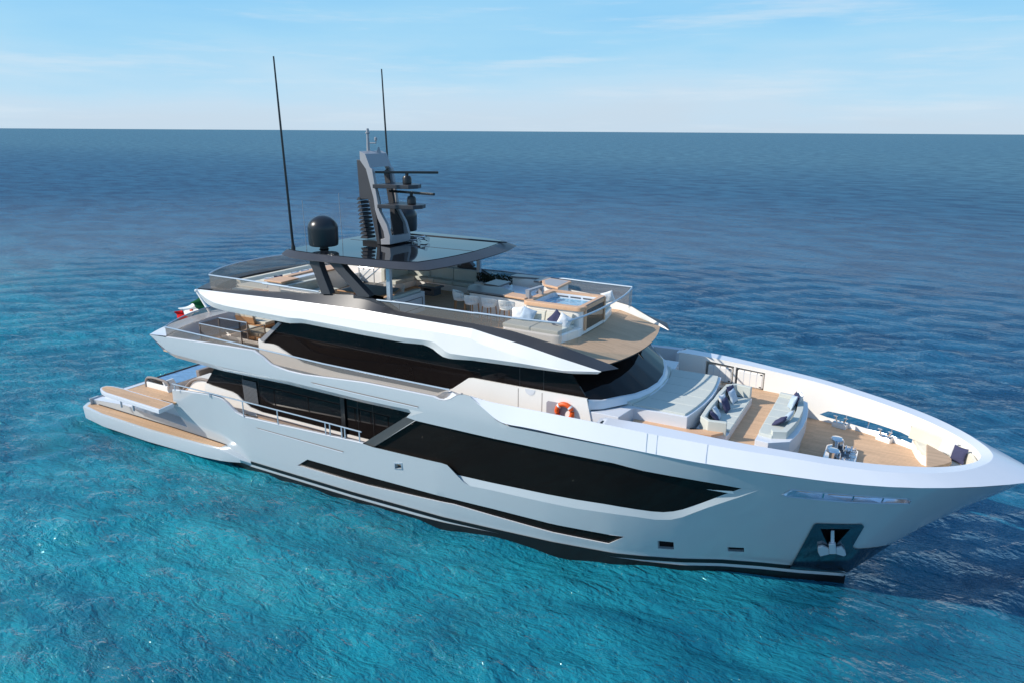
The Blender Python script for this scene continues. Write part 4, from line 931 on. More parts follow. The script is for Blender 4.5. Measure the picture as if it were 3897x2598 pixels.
# flight of steps with a rolled taupe surround by the saloon corner
bx_ = thing('stair_surround', 'white stair block with a rolled taupe edge at the after corner of the saloon', 'stair', (6.8, -2.9, MD))
g = G(); g.prism([(5.85, -3.0, MD), (7.9, -3.0, MD), (7.9, -3.0, 3.28), (6.65, -3.0, 3.28)], (0, .9, 0)); g.obj('block', M['white'], bx_, bevel=.03)
g = G(); g.tube(smooth_line([(5.7, -3.02, MD+.1), (6.6, -3.02, 3.28), (7.9, -3.02, 3.34)], 2), .07, 8); g.obj('edge', M['taupe'], bx_, smooth=True)
asf = thing('aft_sofa', 'taupe backed sofa on the shaded after deck behind the pool', 'sofa', (5.6, -.6, MD))
g = G(); g.prism([(5.3, -1.9, MD), (5.6, -1.9, MD), (5.5, -1.9, 3.12), (5.25, -1.9, 3.12)], (0, 3.8, 0)); g.obj('backrest', M['taupe'], asf, bevel=.04)
g = G(); g.box(5.5, 6.4, -1.9, 1.9, MD, 2.8); g.obj('seat', M['cream'], asf, bevel=.04)
# ------------------------------------------------------------------ rails and glass
def rail_set(name, line, r, m, join=False):
    g_ = G(); g_.tube(line, r, 8); g_.both(join); return g_.obj(name, m, yacht, smooth=True)
lr = [(6.95, -4.47, 3.47), (11.8, -4.47, 3.495), (13.8, -4.47, 3.49), (16.65, -4.47, 3.485), (18.45, -4.47, 3.465)]
g = G(); g.tube(lr, .032, 8); g.both(); mr = g.obj('side_rail', M['silver'], yacht, smooth=True)
for top, bot in zip([(11.68,-4.47,3.403),(13.799,-4.47,3.399),(16.531,-4.47,3.399),(16.775,-4.47,3.41),(17.404,-4.47,3.409),(17.58,-4.47,3.397),(18.339,-4.47,3.413)] + [(7.092,-4.47,3.406),(9.535,-4.47,3.406)], [(11.682,-4.47,2.755),(13.817,-4.47,2.819),(16.568,-4.47,2.909),(16.794,-4.47,2.918),(17.426,-4.47,2.932),(17.603,-4.47,2.922),(18.354,-4.47,2.966)] + [(7.094,-4.47,3.191),(9.544,-4.47,3.304)]):
    g = G(); g.box(top[0]-.03, top[0]+.02, -4.485, -4.455, min(bot[2], 3.3)-.03, 3.46); g.both(); g.obj('rail_post', M['silver'], yacht)
ur = [(7.054,-4.55,6.264),(10.301,-4.55,6.203),(14.871,-4.55,6.113)] + [(16.724,-4.55,6.067),(19.764,-4.55,6.058),(22.762,-4.55,6.062)]
g = G(); g.tube(ur, .034, 8); g.both(); g.obj('bulwark_rail', M['silver'], yacht, smooth=True)
tl = [H(.09)(x, z+.01) for x, z in ta if 6.6 < x < 23]
xs = [ur[0][0]+.02+i*(22.75-ur[0][0])/70 for i in range(71)]
g = G(); g.loft([[at_x(tl, x) for x in xs], [at_x(ur, x) for x in xs]]); g.both(); g.obj('bulwark_glass', M['glass'], yacht, smooth=True)
tr_ = [(x, y, 6.26) for x, y in arc(ur[0][0], 4.53, 5.55, 40)]
g = G(); g.tube(tr_, .032, 8); g.obj('transom_rail', M['silver'], yacht, smooth=True)
g = G(); g.loft([tr_, [(x, y, 5.74) for x, y, z in tr_]]); g.obj('transom_glass', M['glass'], yacht, smooth=True)
# flybridge glass: after run, forward run, and the bowed rail across the front
fa = [(9.37,-3.651,8.761),(11.412,-3.728,8.788),(14.369,-3.77,8.776)] + [(12.835,-3.757,8.758),(14.588,-3.772,8.763),(16.032,-3.784,8.756)]
g = G(); g.tube(fa, .034, 8); g.both(); g.obj('fly_rail', M['silver'], yacht, smooth=True)
xs = [fa[0][0]+i*(fa[-1][0]-fa[0][0])/40 for i in range(41)]
g = G(); g.loft([[at_x(BL4, x) for x in xs], [at_x(fa, x) for x in xs]]); g.both(); g.obj('fly_glass', M['glass'], yacht, smooth=True)
fr_ = [(18.973,-3.771,8.757),(20.215,-3.734,8.778),(23.232,-3.643,8.756)] + [(23.392,-3.638,8.77),(24.982,-3.557,8.761),(26.654,-3.443,8.777)]
g = G(); g.tube(fr_, .036, 8); g.both(); g.obj('fly_rail', M['silver'], yacht, smooth=True)
xs = [fr_[0][0]+.05+i*(fr_[-1][0]-fr_[0][0]-.05)/40 for i in range(41)]
g = G(); g.loft([[at_x(BL4, x) for x in xs], [at_x(fr_, x) for x in xs]]); g.both(); g.obj('fly_glass', M['glass'], yacht, smooth=True)
fx_ = [(27.02-.36*(abs(-1+2*i/30))**2.6, -3.42*(1-2*i/30), 8.79) for i in range(31)]
g = G(); g.tube(fx_[1:-1], .036, 8); g.obj('front_rail', M['silver'], yacht, smooth=True)
fg = fx_[1:]
g = G(); g.loft([[(x, y, z) for x, y, z in fg[:4]], [(x, y, 7.9) for x, y, z in fg[:4]]]); g.both(); g.obj('front_glass', M['clear'], yacht, smooth=True)
aft_ = [(x, y, 8.80) for x, y in arc(fa[0][0], abs(fa[0][1]), 8.1, 40)]
g = G(); g.tube(aft_, .034, 8); g.obj('aft_rail', M['silver'], yacht, smooth=True)
g = G(); g.loft([aft_, [(x, y, 8.13) for x, y, z in aft_]]); g.obj('aft_glass', M['glass'], yacht, smooth=True)
# green starboard sidelight in the hump of the wing
nl = [(18.312,-3.791,8.464)][0]
g = G(); g.lathe([(.05, -.05), (.07, -.045), (.07, .045), (.05, .05)], (nl[0], nl[1]-.09, nl[2]), 14); g.mi = 1; g.box(nl[0]+.05, nl[0]+.16, nl[1]-.16, nl[1]-.0, nl[2]-.06, nl[2]+.06); g.obj('sidelight', [M['green'], M['black']], yacht)

# ------------------------------------------------------------------ hardtop
HB, HT = 10.07, 10.27
lo_ = [(13.88, -3.6), (14.6, -3.95), (16.0, -4.14), (18.2, -4.0), (20.07, -3.87), (20.8, -3.68), (21.16, -3.44), (21.42, -2.4), (21.55, -1.2), (21.6, -.01)]
hi_ = [(14.07, -3.45), (14.7, -3.62), (16.0, -3.74), (18.2, -3.66), (19.4, -3.55), (20.1, -3.42), (20.57, -3.22), (20.86, -2.2), (21.0, -1.2), (21.06, -.01)]
lo, hi = sym(lo_), sym(hi_)
ht = thing_none = None
def P3(l, z): return [(x, y, z) for x, y in l]
g = G(); g.loft([P3(hi, HT), P3(lo, HB), [(x*.985+17*.015, y*.97, HB-.05) for x, y in lo]], True); g.face([(x*.985+17*.015, y*.97, HB-.05) for x, y in lo])
hard = g.obj('hardtop', M['dark'], yacht, bevel=.012)
g = G(); hc = [(17.4+(x-17.4)*.985, y*.985) for x, y in hi]; g.prism(P3(hc, HT-.03), (0, 0, .045)); g.face(P3(hi, HT-.002)); g.obj('roof_glass', M['darkgloss'], hard, bevel=.01)
g = G(); g.box(14.5, 21.0, 2.7, 2.78, HT, HT+.05); g.box(14.5, 21.0, -.02, .02, HT+.0, HT+.022); g.obj('roof_rib', M['dark'], hard)
for nm, px in (('aft', [(755,150),(742,-60),(945,-60),(962,45),(972,170),(1030,335),(1222,815),(1030,818),(860,380),(790,220)]), ('fwd', [(1130,-40),(1390,-40),(1425,97),(1560,290),(2090,862),(2340,900),(2320,935),(1840,852),(1550,540),(1230,180)])):
    pass
la = [(15.724,-3.88,9.869),(15.73,-3.88,10.246),(16.214,-3.88,10.287),(16.237,-3.88,10.103),(16.241,-3.88,9.88),(16.351,-3.88,9.596),(16.727,-3.88,8.743),(16.246,-3.88,8.689),(15.938,-3.88,9.474),(15.797,-3.88,9.749)]
g = G(); g.prism([(x, y, min(z, HB+.02)) for x, y, z in la], (0, .30, 0)); g.both(); g.obj('hardtop_leg', M['dark'], yacht, bevel=.015)
lf = [(16.646,-3.88,10.289),(17.246,-3.88,10.34),(17.306,-3.88,10.106),(17.587,-3.88,9.795),(18.703,-3.88,8.909),(18.677,-3.88,8.839),(18.122,-3.88,8.811),(17.531,-3.88,9.349),(16.845,-3.88,9.918)]
g = G(); g.prism([(x, y, min(z, HB+.02)) for x, y, z in lf], (0, .30, 0)); g.both(); g.obj('hardtop_leg', M['dark'], yacht, bevel=.015)
g = G(); g.prism([(19.0, -3.85, 8.78), (19.85, -3.78, 8.42), (19.85, -3.5, 8.42), (19.0, -3.5, 8.84), (17.9, -3.5, 8.9), (17.9, -3.88, 8.84)], (0, 0, -.12)); g.both(); g.obj('leg_fairing', M['dark'], yacht)
g = G(); g.box(19.14, 19.32, -3.38, -3.22, FD, HB-.02); g.both(); g.obj('hardtop_post', M['silver'], yacht, bevel=.01)
# ------------------------------------------------------------------ mast: two raked side frames, cross box, louvred exhaust, radar shelves
mast = None
YF = .72
fr1 = [(15.877,-0.72,14.16),(16.174,-0.72,14.055),(16.401,-0.72,13.509),(16.501,-0.72,13.446),(16.714,-0.72,12.158),(16.777,-0.72,11.754),(17.152,-0.72,11.184),(17.305,-0.72,10.69),(17.282,-0.72,10.356),(16.795,-0.72,10.318),(16.796,-0.72,10.551),(17.015,-0.72,10.586),(16.962,-0.72,10.896),(16.671,-0.72,11.428),(16.563,-0.72,11.787),(16.515,-0.72,12.239),(16.18,-0.72,13.436),(15.881,-0.72,13.784)]
g = G(); g.prism(fr1, (0, .16, 0)); mast = g._obj('mast', M['grey'], yacht, bevel=.01)
fr2 = [(x, -y, z) for x, y, z in fr1]
g = G(); g.prism(fr2, (0, -.16, 0)); g.obj('side_frame', M['grey'], mast, bevel=.01)
WLm = WL[yacht]; WL[mast] = WLm
xtop = fr1[0][0]; ztop = fr1[0][2]
g = G(); g.prism([(x, y+.16, z) for x, y, z in (fr1[0], fr1[1], fr1[2], fr1[-1])], (0, 1.12, 0)); g.obj('mast_head', M['grey'], mast, bevel=.01)
b0 = [(16.795,-0.72,10.318),(17.282,-0.72,10.356),(17.305,-0.72,10.69),(17.019,-0.72,10.66),(16.808,-0.72,10.552)]
g = G(); g.prism([(x, y+.16, z) for x, y, z in b0], (0, 1.12, 0)); g.obj('mast_foot', M['grey'], mast, bevel=.01)
fin = [(15.654,-0.66,13.808),(15.818,-0.66,13.79),(16.159,-0.66,13.433),(16.263,-0.66,13.035),(16.493,-0.66,12.21),(16.705,-0.66,10.313),(16.556,-0.66,10.301),(16.332,-0.66,11.494),(16.168,-0.66,12.195),(15.709,-0.66,12.186)]
g = G(); g.prism([(x-.02, y+.02, z) for x, y, z in fin], (0, .42, 0)); g.obj('exhaust_fin', M['dark'], mast, bevel=.01)
lvp = [(15.917,-0.64,12.149),(16.149,-0.64,12.16),(15.897,-0.64,11.928),(16.177,-0.64,11.942),(15.914,-0.64,11.745),(16.225,-0.64,11.762),(15.941,-0.64,11.422),(16.312,-0.64,11.445),(15.962,-0.64,11.005),(16.376,-0.64,11.032),(15.968,-0.64,10.536),(16.556,-0.64,10.579)]
for k in range(11):
    z0 = 10.5+k*.163; t = (k/10)
    xa = 15.74-.10*t; xb = 16.02-.30*t
    g = G(); g.prism([(xa-.12, -.66, z0), (xb, -.66, z0), (xb, -.66, z0+.10), (xa, -.66, z0+.13)], (0, .55, 0)); g.obj('louvre', M['dark'], mast)
g = G(); g.prism([(15.702,-0.6,10.417),(16.692,-0.6,10.421),(16.684,-0.6,10.28),(15.691,-0.6,10.25)], (0, 1.2, 0)); g.obj('exhaust_base', M['black'], mast)
g = G(); g.prism([(16.368,-0.56,13.435),(16.582,-0.56,12.139),(16.647,-0.56,11.732),(17.023,-0.56,11.159),(17.082,-0.56,10.609),(16.547,-0.56,10.522),(16.336,-0.56,11.944),(16.125,-0.56,13.294)], (0, .06, 0)); g.both(); g.obj('inner_panel', M['dark'], mast)
for k, (z, dx) in enumerate((([(16.786,-0.7,12.676)][0][2], 0), ([(16.97,-0.7,11.853)][0][2], .2))):
    x0 = [(16.554,-0.7,12.689),(16.755,-0.7,11.841)][k][0]
    g = G(); g.prism([(x0, -.8, z), (x0+1.6, -.45, z), (x0+1.75, 0, z), (x0+1.6, .45, z), (x0, .8, z)], (0, 0, .16)); g.obj('radar_shelf', M['dark'], mast, bevel=.015)
    cx = x0+1.2; g = G(); g.lathe([(.16, .16), (.19, .2), (.19, .42), (.15, .5), (.07, .52), (.07, .62)], (cx, 0, z), 20); g.obj('radar_motor', M['black'], mast, smooth=True, angle=30)
    an_ = radians((29, -8)[k]); L_ = (1.32, 1.3)[k]; u_ = Vector((cos(an_), sin(an_), 0)); w_ = Vector((-u_.y, u_.x, 0))
    c_ = Vector((cx, 0, z+.60)); g = G()
    g.prism([tuple(c_+u_*a+w_*b) for a, b in ((-L_, -.06), (L_, -.06), (L_, .06), (-L_, .06))], (0, 0, .10)); g.obj('radar_bar', M['black'], mast, bevel=.015)
mt = [(15.756,0.0,14.085),(15.765,-0.0,14.979),(15.805,0.0,14.481),(16.059,0.0,14.493),(16.051,0.0,14.64)]
g = G(); g.tube([(mt[0][0], 0, mt[0][2]-.05), (mt[1][0], 0, mt[1][2])], [.075, .05], 10); g.lathe([(.05, -.12), (.10, -.1), (.10, -.06), (.06, -.05), (.06, .05), (.05, .1)], (mt[1][0], 0, mt[1][2]), 10); g.obj('masthead_pole', M['grey'], mast, smooth=True, angle=40)
g = G(); g.tube([(mt[2][0], 0, mt[2][2]), (mt[2][0]+.3, .1, mt[2][2]), (mt[2][0]+.3, .1, mt[2][2]+.12)], .03, 6); g.lathe([(.05, .1), (.06, .14), (.06, .22), (.03, .25)], (mt[2][0]+.3, .1, mt[2][2]), 8); g.obj('light_bracket', M['grey'], mast, smooth=True, angle=40)
hr = [(16.06,0.3,14.166),(16.078,0.3,13.962),(15.743,0.3,13.832),(16.232,0.3,13.534),(15.722,0.3,13.497),(16.034,0.3,13.711)]
g = G(); g.lathe([(.06, -.02), (.12, .0), (.08, .2), (.03, .36)], hr[1], 12); g.tube([hr[1], (hr[2][0], .3, hr[2][2])], .035, 6); g.obj('speaker_horn', M['grey'], mast, smooth=True, angle=40)
g = G(); g.box(hr[4][0], hr[3][0], -.3, .6, hr[3][2]-.03, hr[3][2]+.02); g.box(hr[5][0]-.15, hr[5][0]+.15, .1, .5, hr[5][2]-.1, hr[5][2]+.14); g.obj('lamp_shelf', M['grey'], mast, bevel=.01)
# polished horns on the roof
hn = thing('air_horns', 'cluster of polished trumpet horns on the black roof ahead of the mast', 'horns', (17.6, .55, HT))
for k, (dy, dz, ln) in enumerate(((-.18, .14, .5), (.05, .26, .62), (.26, .14, .5))):
    c_ = (17.35+.1*k, .75+dy, HT+dz)
    g = G(); g.lathe([(.03, 0), (.035, ln*.55), (.06, ln*.8), (.11, ln)], c_, 16, 'x'); g.obj('trumpet', M['chrome'], hn, smooth=True, angle=60)
g = G(); g.box(17.3, 17.6, .45, 1.1, HT+.01, HT+.08); g.obj('bracket', M['chrome'], hn, bevel=.01)
# satellite domes
def dome(y, label):
    t = thing('satellite_dome', label, 'satellite dome', (15.4, y, HT), 'satellite domes')
    g = G(); prof = [(.54, .17), (.585, .20), (.605, .38), (.61, .86)]
    prof += [(.61*cos(a), .86+.54*sin(a)) for a in [pi/2*i/10 for i in range(1, 10)]] + [(.02, 1.40)]
    g.lathe(prof, (15.45, y, HT), 40); g.obj('radome', M['dome'], t, smooth=True, angle=30)
    g = G(); g.lathe([(.24, .0), (.17, .05), (.17, .18)], (15.45, y, HT), 20); g.obj('pedestal', M['black'], t, smooth=True, angle=30)
dome(-2.72, 'large dark satellite dome on the after starboard corner of the hardtop')
dome(2.72, 'dark satellite dome half hidden behind the mast')
# whip aerials
for s_, lab in ((-1, 'tall thin black whip aerial at the after starboard corner of the hardtop'), (1, 'tall thin black whip aerial behind the mast')):
    o = thing('whip_aerial', lab, 'aerial', (14.28, s_*3.28, HT), 'tall whip aerials')
    g = G(); g.tube([(14.28, s_*3.28, HT-.05), (14.1, s_*3.28, HT+5.2), (14.03, s_*3.28, 17.73)], [.055, .04, .03], 8); g.obj('whip', M['black'], o, smooth=True)
    g = G(); g.lathe([(.09, 0), (.08, .1), (.05, .22)], (14.28, s_*3.28, HT), 10); g.obj('foot', M['black'], o, smooth=True, angle=40)
for k, (xx, zz, lab) in enumerate(((14.85, 2.0, 'short thin rod aerial beside the after satellite dome'), (15.0, 2.15, 'short thin rod aerial behind the after satellite dome'))):
    g = G(); yy = (-3.1, -1.1)[k]; g.tube([(xx, yy, HT-.02), (xx-.06, yy, HT+zz)], .010, 6); o = g.obj('rod_aerial', M['grey'], None, smooth=True); tag(o, lab, 'aerial', 'short rod aerials')

# ------------------------------------------------------------------ flybridge: hot tub, forward sofa
tub = thing('hot_tub', 'square whirlpool with a rounded teak rim and bubbling blue water on the flybridge', 'hot tub', (25.2, 0, FD))
def rrect(x0, x1, y0, y1, r, n=5):
    o_ = []
    for cx, cy, a0 in ((x1-r, y1-r, 0), (x0+r, y1-r, 90), (x0+r, y0+r, 180), (x1-r, y0+r, 270)):
        o_ += [(cx+r*cos(radians(a0+90*k/n)), cy+r*sin(radians(a0+90*k/n))) for k in range(n+1)]
    return o_
ro, ri = rrect(23.92, 26.44, -1.24, 1.24, .25), rrect(24.2, 26.18, -.98, .98, .16)
g = G(); g.loft([P3(ro, 8.66), P3(ro, 8.78), [(25.18+(x-25.18)*.99, y*.99, 8.81) for x, y in ro], P3(ri, 8.81), P3(ri, 8.70)], True); g.loft([P3(ro, 8.66), P3(ri, 8.66)], True)
g.obj('rim', M['woodrim'], tub, smooth=True, angle=40)
rw = rrect(24.0, 26.38, -1.16, 1.16, .22)
g = G(); g.loft([P3(rw, FD), P3(rw, 8.68)], True); g.obj('body', M['white'], tub, smooth=True, angle=60)
g = G(); g.loft([P3(ri, 8.74), P3([(25.19+(x-25.19)*.97, y*.97) for x, y in ri], 8.3)], True); g.obj('liner', M['cool'], tub, smooth=True, angle=60)
for i in range(3):
    for yv in (-.965, .955):
        g = G(); g.box(24.4+i*.55, 24.85+i*.55, yv, yv+.01, 8.61, 8.66); g.obj('overflow_slot', M['concrete'], tub)
tw = mat('whirlpool_water', (.20, .42, .58), .06, var=.6, vscale=6, bump=1., bscale=7)
g = G(); g.face(P3([(25.19+(x-25.19)*.985, y*.985) for x, y in ri], 8.56)); g.obj('water', tw, tub)
g = G(); g.box(26.40, 26.43, -.88, .88, 7.92, 8.82); g.obj('front_pane', M['bronze'], tub)
for y in (-.93, .93):
    g = G(); g.box(26.38, 26.47, y-.05, y+.05, 7.9, 8.81); g.obj('pane_post', M['woodrim'], tub, bevel=.01)
g = G(); g.tube([(26.43, -.9, 8.84), (26.43, .9, 8.84)], .022, 6); g.obj('pane_rail', M['taupe'], tub, smooth=True)
def tub_sofa(s, label, vis):
    t = thing('tub_side_sofa', label, 'sofa', (25, s*1.9, FD), 'sofas flanking the hot tub')
    pl_ = [(23.72, s*1.2), (23.72, s*2.35), (23.85, s*2.52), (25.9, s*2.62), (26.15, s*2.5), (26.4, s*1.1)]
    g = G(); g.prism(P3(pl_, FD-.05), (0, 0, .36)); g.obj('base', M['white'], t, bevel=.06, seg=4)
    for a, b in ((23.74, 24.92), (24.94, 26.08)):
        q = [(a, s*1.38), (a, s*(2.42+.06*(a-23.7)/1.2)), (b, s*(2.46+.06*(b-23.7)/2.4)), (b+.12*(b > 25), s*1.38)]
        g = G(); g.prism(P3(q, FD+.30), (0, 0, .14)); g.obj('seat_cushion', M['cushion'], t, bevel=.045, seg=3)
    for a, b in ((23.85, 25.0), (25.02, 26.1)):
        g = G(); g.prism([(a, s*1.18, FD+.42), (a, s*1.45, FD+.42), (a, s*1.34, FD+.80), (a, s*1.18, FD+.80)], (b-a, 0, 0)); g.obj('back_cushion', M['cream'], t, bevel=.04, seg=3)
    return t
tub_sofa(-1, 'low sunlit sofa with grey green cushions in front of the hot tub', 1)
tub_sofa(1, 'mostly hidden sofa on the far port side of the hot tub', 0)
GQ = 'pillows on the sofa beside the hot tub'
pillow((23.98, -1.62, 8.39), .52, LN, 'white pillow at the after end of the hot tub sofa, next to a bar stool', 20, 10, -8, GQ)
pillow((24.42, -1.66, 8.39), .54, PB, 'pale blue pillow leaning beside the white one on the hot tub sofa', 20, 24, 20, GQ)
pillow((25.62, -1.70, 8.40), .54, NV, 'navy pillow standing on a corner on the hot tub sofa', 22, 8, 38, GQ)
pillow((25.98, -1.78, 8.38), .52, LN, 'white pillow against the navy one at the forward end of the hot tub sofa', 24, 40, 32, GQ)
pillow((26.25, 1.75, 8.62), .5, LN, 'white pillow just showing above the far port sofa by the hot tub', 10, 200, 20, GQ)
# ---- bar and stools
bar = thing('bar_counter', 'long bar counter with dark stone top between the stools and the hot tub', 'bar', (22.4, -.4, FD))
g = G(); g.prism(P3([(21.25, -.90), (23.0, -.95), (23.0, -.15), (22.1, .28), (20.75, .02)], 8.79), (0, 0, .075)); g.obj('stone_top', M['stone'], bar, bevel=.012)
g = G(); g.prism(P3([(23.0, -.955), (23.95, -1.07), (23.95, -.45), (23.0, -.33)], 8.78), (0, 0, .08)); g.obj('teak_end', M['woodrim'], bar, bevel=.015)
g = G(); g.prism(P3([(21.3, -.80), (23.95, -.92), (23.95, -.2), (22.1, .2), (20.85, -.02)], FD), (0, 0, 1.0)); g.obj('front', M['white'], bar)
g = G(); g.prism(P3([(21.28, -.84), (23.93, -.97), (23.93, -.9), (21.28, -.78)], 8.745), (0, 0, .04)); g.obj('shadow_gap', M['black'], bar)
g = G(); g.prism(P3([(23.86, -.85), (24.04, -.83), (24.15, .2), (23.97, .2)], 9.08), (0, 0, .07)); g.box(23.87, 24.04, -.85, -.68, 8.8, 9.09); g.box(23.98, 24.14, .03, .19, 8.8, 9.09); g.obj('arch', M['grey'], bar, bevel=.01)
def make_stool():
    t = thing('bar_stool', 'x', 'bar stool', (0, 0, 0), 'woven bar stools along the bar')
    for sx, sy in ((-1, -1), (1, -1), (1, 1), (-1, 1)):
        g = G(); g.tube([(sx*.19, sy*.18, .72), (sx*.235, sy*.225, 0)], [.024, .017], 8); g.obj('leg', M['legwood'], t, smooth=True)
    g = G()
    for z, ex in ((.25, .222),):
        c = [(-ex, -ex+.01, z), (ex, -ex+.01, z), (ex, ex-.01, z), (-ex, ex-.01, z)]
        for i in range(4): g.tube([c[i], c[(i+1) % 4]], .013, 6)
    g.obj('footrest', M['legwood'], t, smooth=True)
    g = G(); g.lathe([(.02, .70), (.22, .70), (.25, .73), (.24, .765), (.05, .775)], (0, 0, 0), 24); g.obj('seat', M['rope'], t, smooth=True, angle=40)
    # tub shaped back of upright cords between two hoops, open towards +y
    g = G(); n = 44
    def hoop(a, r, z): return (r*1.05*sin(a), -r*cos(a), z)
    A0 = radians(128)
    for i in range(n+1):
        a = -A0+2*A0*i/n; e = abs(a)/A0; zt = 1.09-.19*e**2.2
        g.tube([hoop(a, .245, .735), hoop(a+.05*(1 if i % 2 else -1), .285, (zt+.735)/2), hoop(a, .30, zt)], .012, 5)
    g.obj('back_cords', M['rope'], t)
    g = G(); g.tube([hoop(-A0+2*A0*i/30, .245, .735) for i in range(31)], .016, 6); g.tube([hoop(-A0+2*A0*i/30, .30, 1.09-.19*(abs(-1+2*i/30))**2.2) for i in range(31)], .015, 6)
    g.obj('back_frame', M['rope'], t, smooth=True)
    return t
stool = make_stool()
for i, (x, y, rz, lab) in enumerate(((20.98, -1.02, -50, 'woven bar stool turned away at the after corner of the bar, in the shade'), (21.75, -1.38, -6, 'second woven bar stool, beside the turned one at the bar'), (22.58, -1.42, -3, 'third woven bar stool at the bar, one away from the sofa pillows'), (23.40, -1.48, 2, 'sunlit woven bar stool closest to the sofa pillows'))):
    o = stool if i == 0 else copy_tree(stool)
    o.location = (x, y, FD); o.rotation_euler = (0, 0, radians(rz)); o['label'] = lab
# ---- helm side counters to port
hc_ = thing('port_counter', 'angular counter with grey stone and teak tops along the port side of the flybridge', 'counter', (22.5, 2.5, FD))
g = G(); g.prism(P3([(21.38, 2.4), (21.41, 3.0), (23.1, 3.05), (23.05, 2.0), (22.75, 2.0), (22.75, 2.62), (21.7, 2.4)], 8.82), (0, 0, .08)); g.obj('stone_top', M['stone'], hc_, bevel=.012)
g = G(); g.prism(P3([(23.1, 2.85), (24.2, 2.72), (24.28, 1.2), (23.5, 1.45), (23.05, 2.2)], 8.82), (0, 0, .085)); g.obj('teak_edge', M['woodrim'], hc_, bevel=.02)
g = G(); g.prism(P3([(23.2, 2.75), (24.1, 2.62), (24.17, 1.34), (23.55, 1.55), (23.17, 2.2)], 8.902), (0, 0, .008)); g.obj('stone_inlay', mat('pale_stone', (.36, .34, .34), .4), hc_)
g = G(); g.prism(P3([(21.45, 2.5), (24.1, 2.6), (24.15, 1.4), (23.5, 1.6), (23.1, 2.1), (22.9, 2.5)], FD), (0, 0, 1.07)); g.obj('cabinet', M['white'], hc_)
g = G(); g.prism(P3([(21.55, 1.12), (21.55, 2.2), (20.72, 2.3), (20.74, 1.25)], 8.62), (0, 0, .08)); g.obj('side_top', M['stone'], hc_, bevel=.01)
g = G(); g.prism(P3([(21.5, 1.2), (21.5, 2.1), (20.8, 2.2), (20.8, 1.3)], FD), (0, 0, .87)); g.obj('side_cabinet', M['cool'], hc_)
g = G(); g.prism(P3([(21.55, 1.12), (21.55, 2.2), (23.0, 2.0), (23.2, 1.3), (23.9, .9), (22.2, .35)], 8.5), (0, 0, .05)); g.obj('sunken_top', M['cool'], hc_)
# planter
pt_ = thing('planter', 'row of dark leafy plants in a white trough by the port wing', 'planter', (20.4, 3.1, FD))
g = G(); g.box(19.2, 21.3, 2.95, 3.35, FD, FD+.55); g.obj('trough', M['white'], pt_, bevel=.02)
random.seed(5)
for k in range(7):
    g = G(); cx = 19.4+k*.28
    for q in range(70):
        a, b = random.random()*2*pi, random.random(); r_ = .18*sqrt(random.random()); h_ = FD+.55+b*.42
        c = Vector((cx+r_*cos(a), 3.15+r_*sin(a), h_)); d = Vector((random.gauss(0, 1), random.gauss(0, 1), random.gauss(.5, 1))).normalized()*.07; e = d.orthogonal().normalized()*.028
        g.face([tuple(c-d), tuple(c+e), tuple(c+d), tuple(c-e)])
    g.obj('bush', M['plant'], pt_, recalc=False)
# ---- lounge under the hardtop
us = thing('lounge_sofa', 'large grey L shaped sofa in the shade under the hardtop', 'sofa', (16.5, 3, FD))
g = G(); g.prism(P3([(15.15, 1.35), (15.8, 1.35), (15.8, 2.95), (18.5, 2.75), (19.2, 2.7), (19.2, 3.4), (15.15, 3.4)], FD), (0, 0, .3)); g.obj('base', M['white'], us, bevel=.02)
g = G(); g.prism(P3([(15.2, 1.45), (15.72, 1.45), (15.72, 3.0), (18.4, 2.82), (19.2, 2.78), (19.2, 3.35), (15.2, 3.35)], FD+.012), (0, 0, .1)); 
for q in ([(15.22, 1.42), (15.84, 1.42), (15.84, 2.2), (15.22, 2.2)], [(15.22, 2.22), (15.84, 2.22), (15.84, 3.3), (15.22, 3.3)], [(15.86, 2.88), (17.0, 2.80), (17.0, 3.3), (15.86, 3.3)], [(17.02, 2.80), (18.1, 2.74), (18.1, 3.3), (17.02, 3.3)], [(18.12, 2.74), (19.2, 2.70), (19.2, 3.3), (18.12, 3.3)]):
    g = G(); g.prism(P3(q, FD+.32), (0, 0, .18)); g.obj('seat_cushion', M['cushion'], us, bevel=.03)
for q in ([(14.98, 1.40), (15.22, 1.40), (15.22, 3.4), (14.98, 3.4)], [(15.22, 3.2), (16.5, 3.2), (16.5, 3.42), (15.22, 3.42)], [(16.52, 3.2), (17.85, 3.2), (17.85, 3.42), (16.52, 3.42)], [(17.87, 3.2), (19.2, 3.2), (19.2, 3.42), (17.87, 3.42)]):
    g = G(); g.prism(P3(q, FD+.4), (0, 0, .62)); g.obj('back_cushion', M['cushion'], us, bevel=.05, seg=3)
ct = thing('coffee_table', 'low dark coffee table with a brown wooden inlay under the hardtop', 'table', (17.5, 1.8, FD))
g = G(); g.box(17.05, 18.05, 1.45, 2.15, FD+.34, FD+.42); g.obj('tabletop', M['concrete'], ct, bevel=.012)
g = G(); g.box(17.17, 17.93, 1.57, 2.03, FD+.42, FD+.428); g.obj('inlay', M['wood'], ct)
g = G(); g.prism([(17.15, 1.55, FD), (17.9, 1.55, FD), (17.9, 1.55, FD+.34), (17.75, 1.55, FD+.34), (17.75, 1.55, FD+.22), (17.3, 1.55, FD+.22), (17.3, 1.55, FD+.34), (17.15, 1.55, FD+.34)], (0, .55, 0)); g.obj('body', M['concrete'], ct)
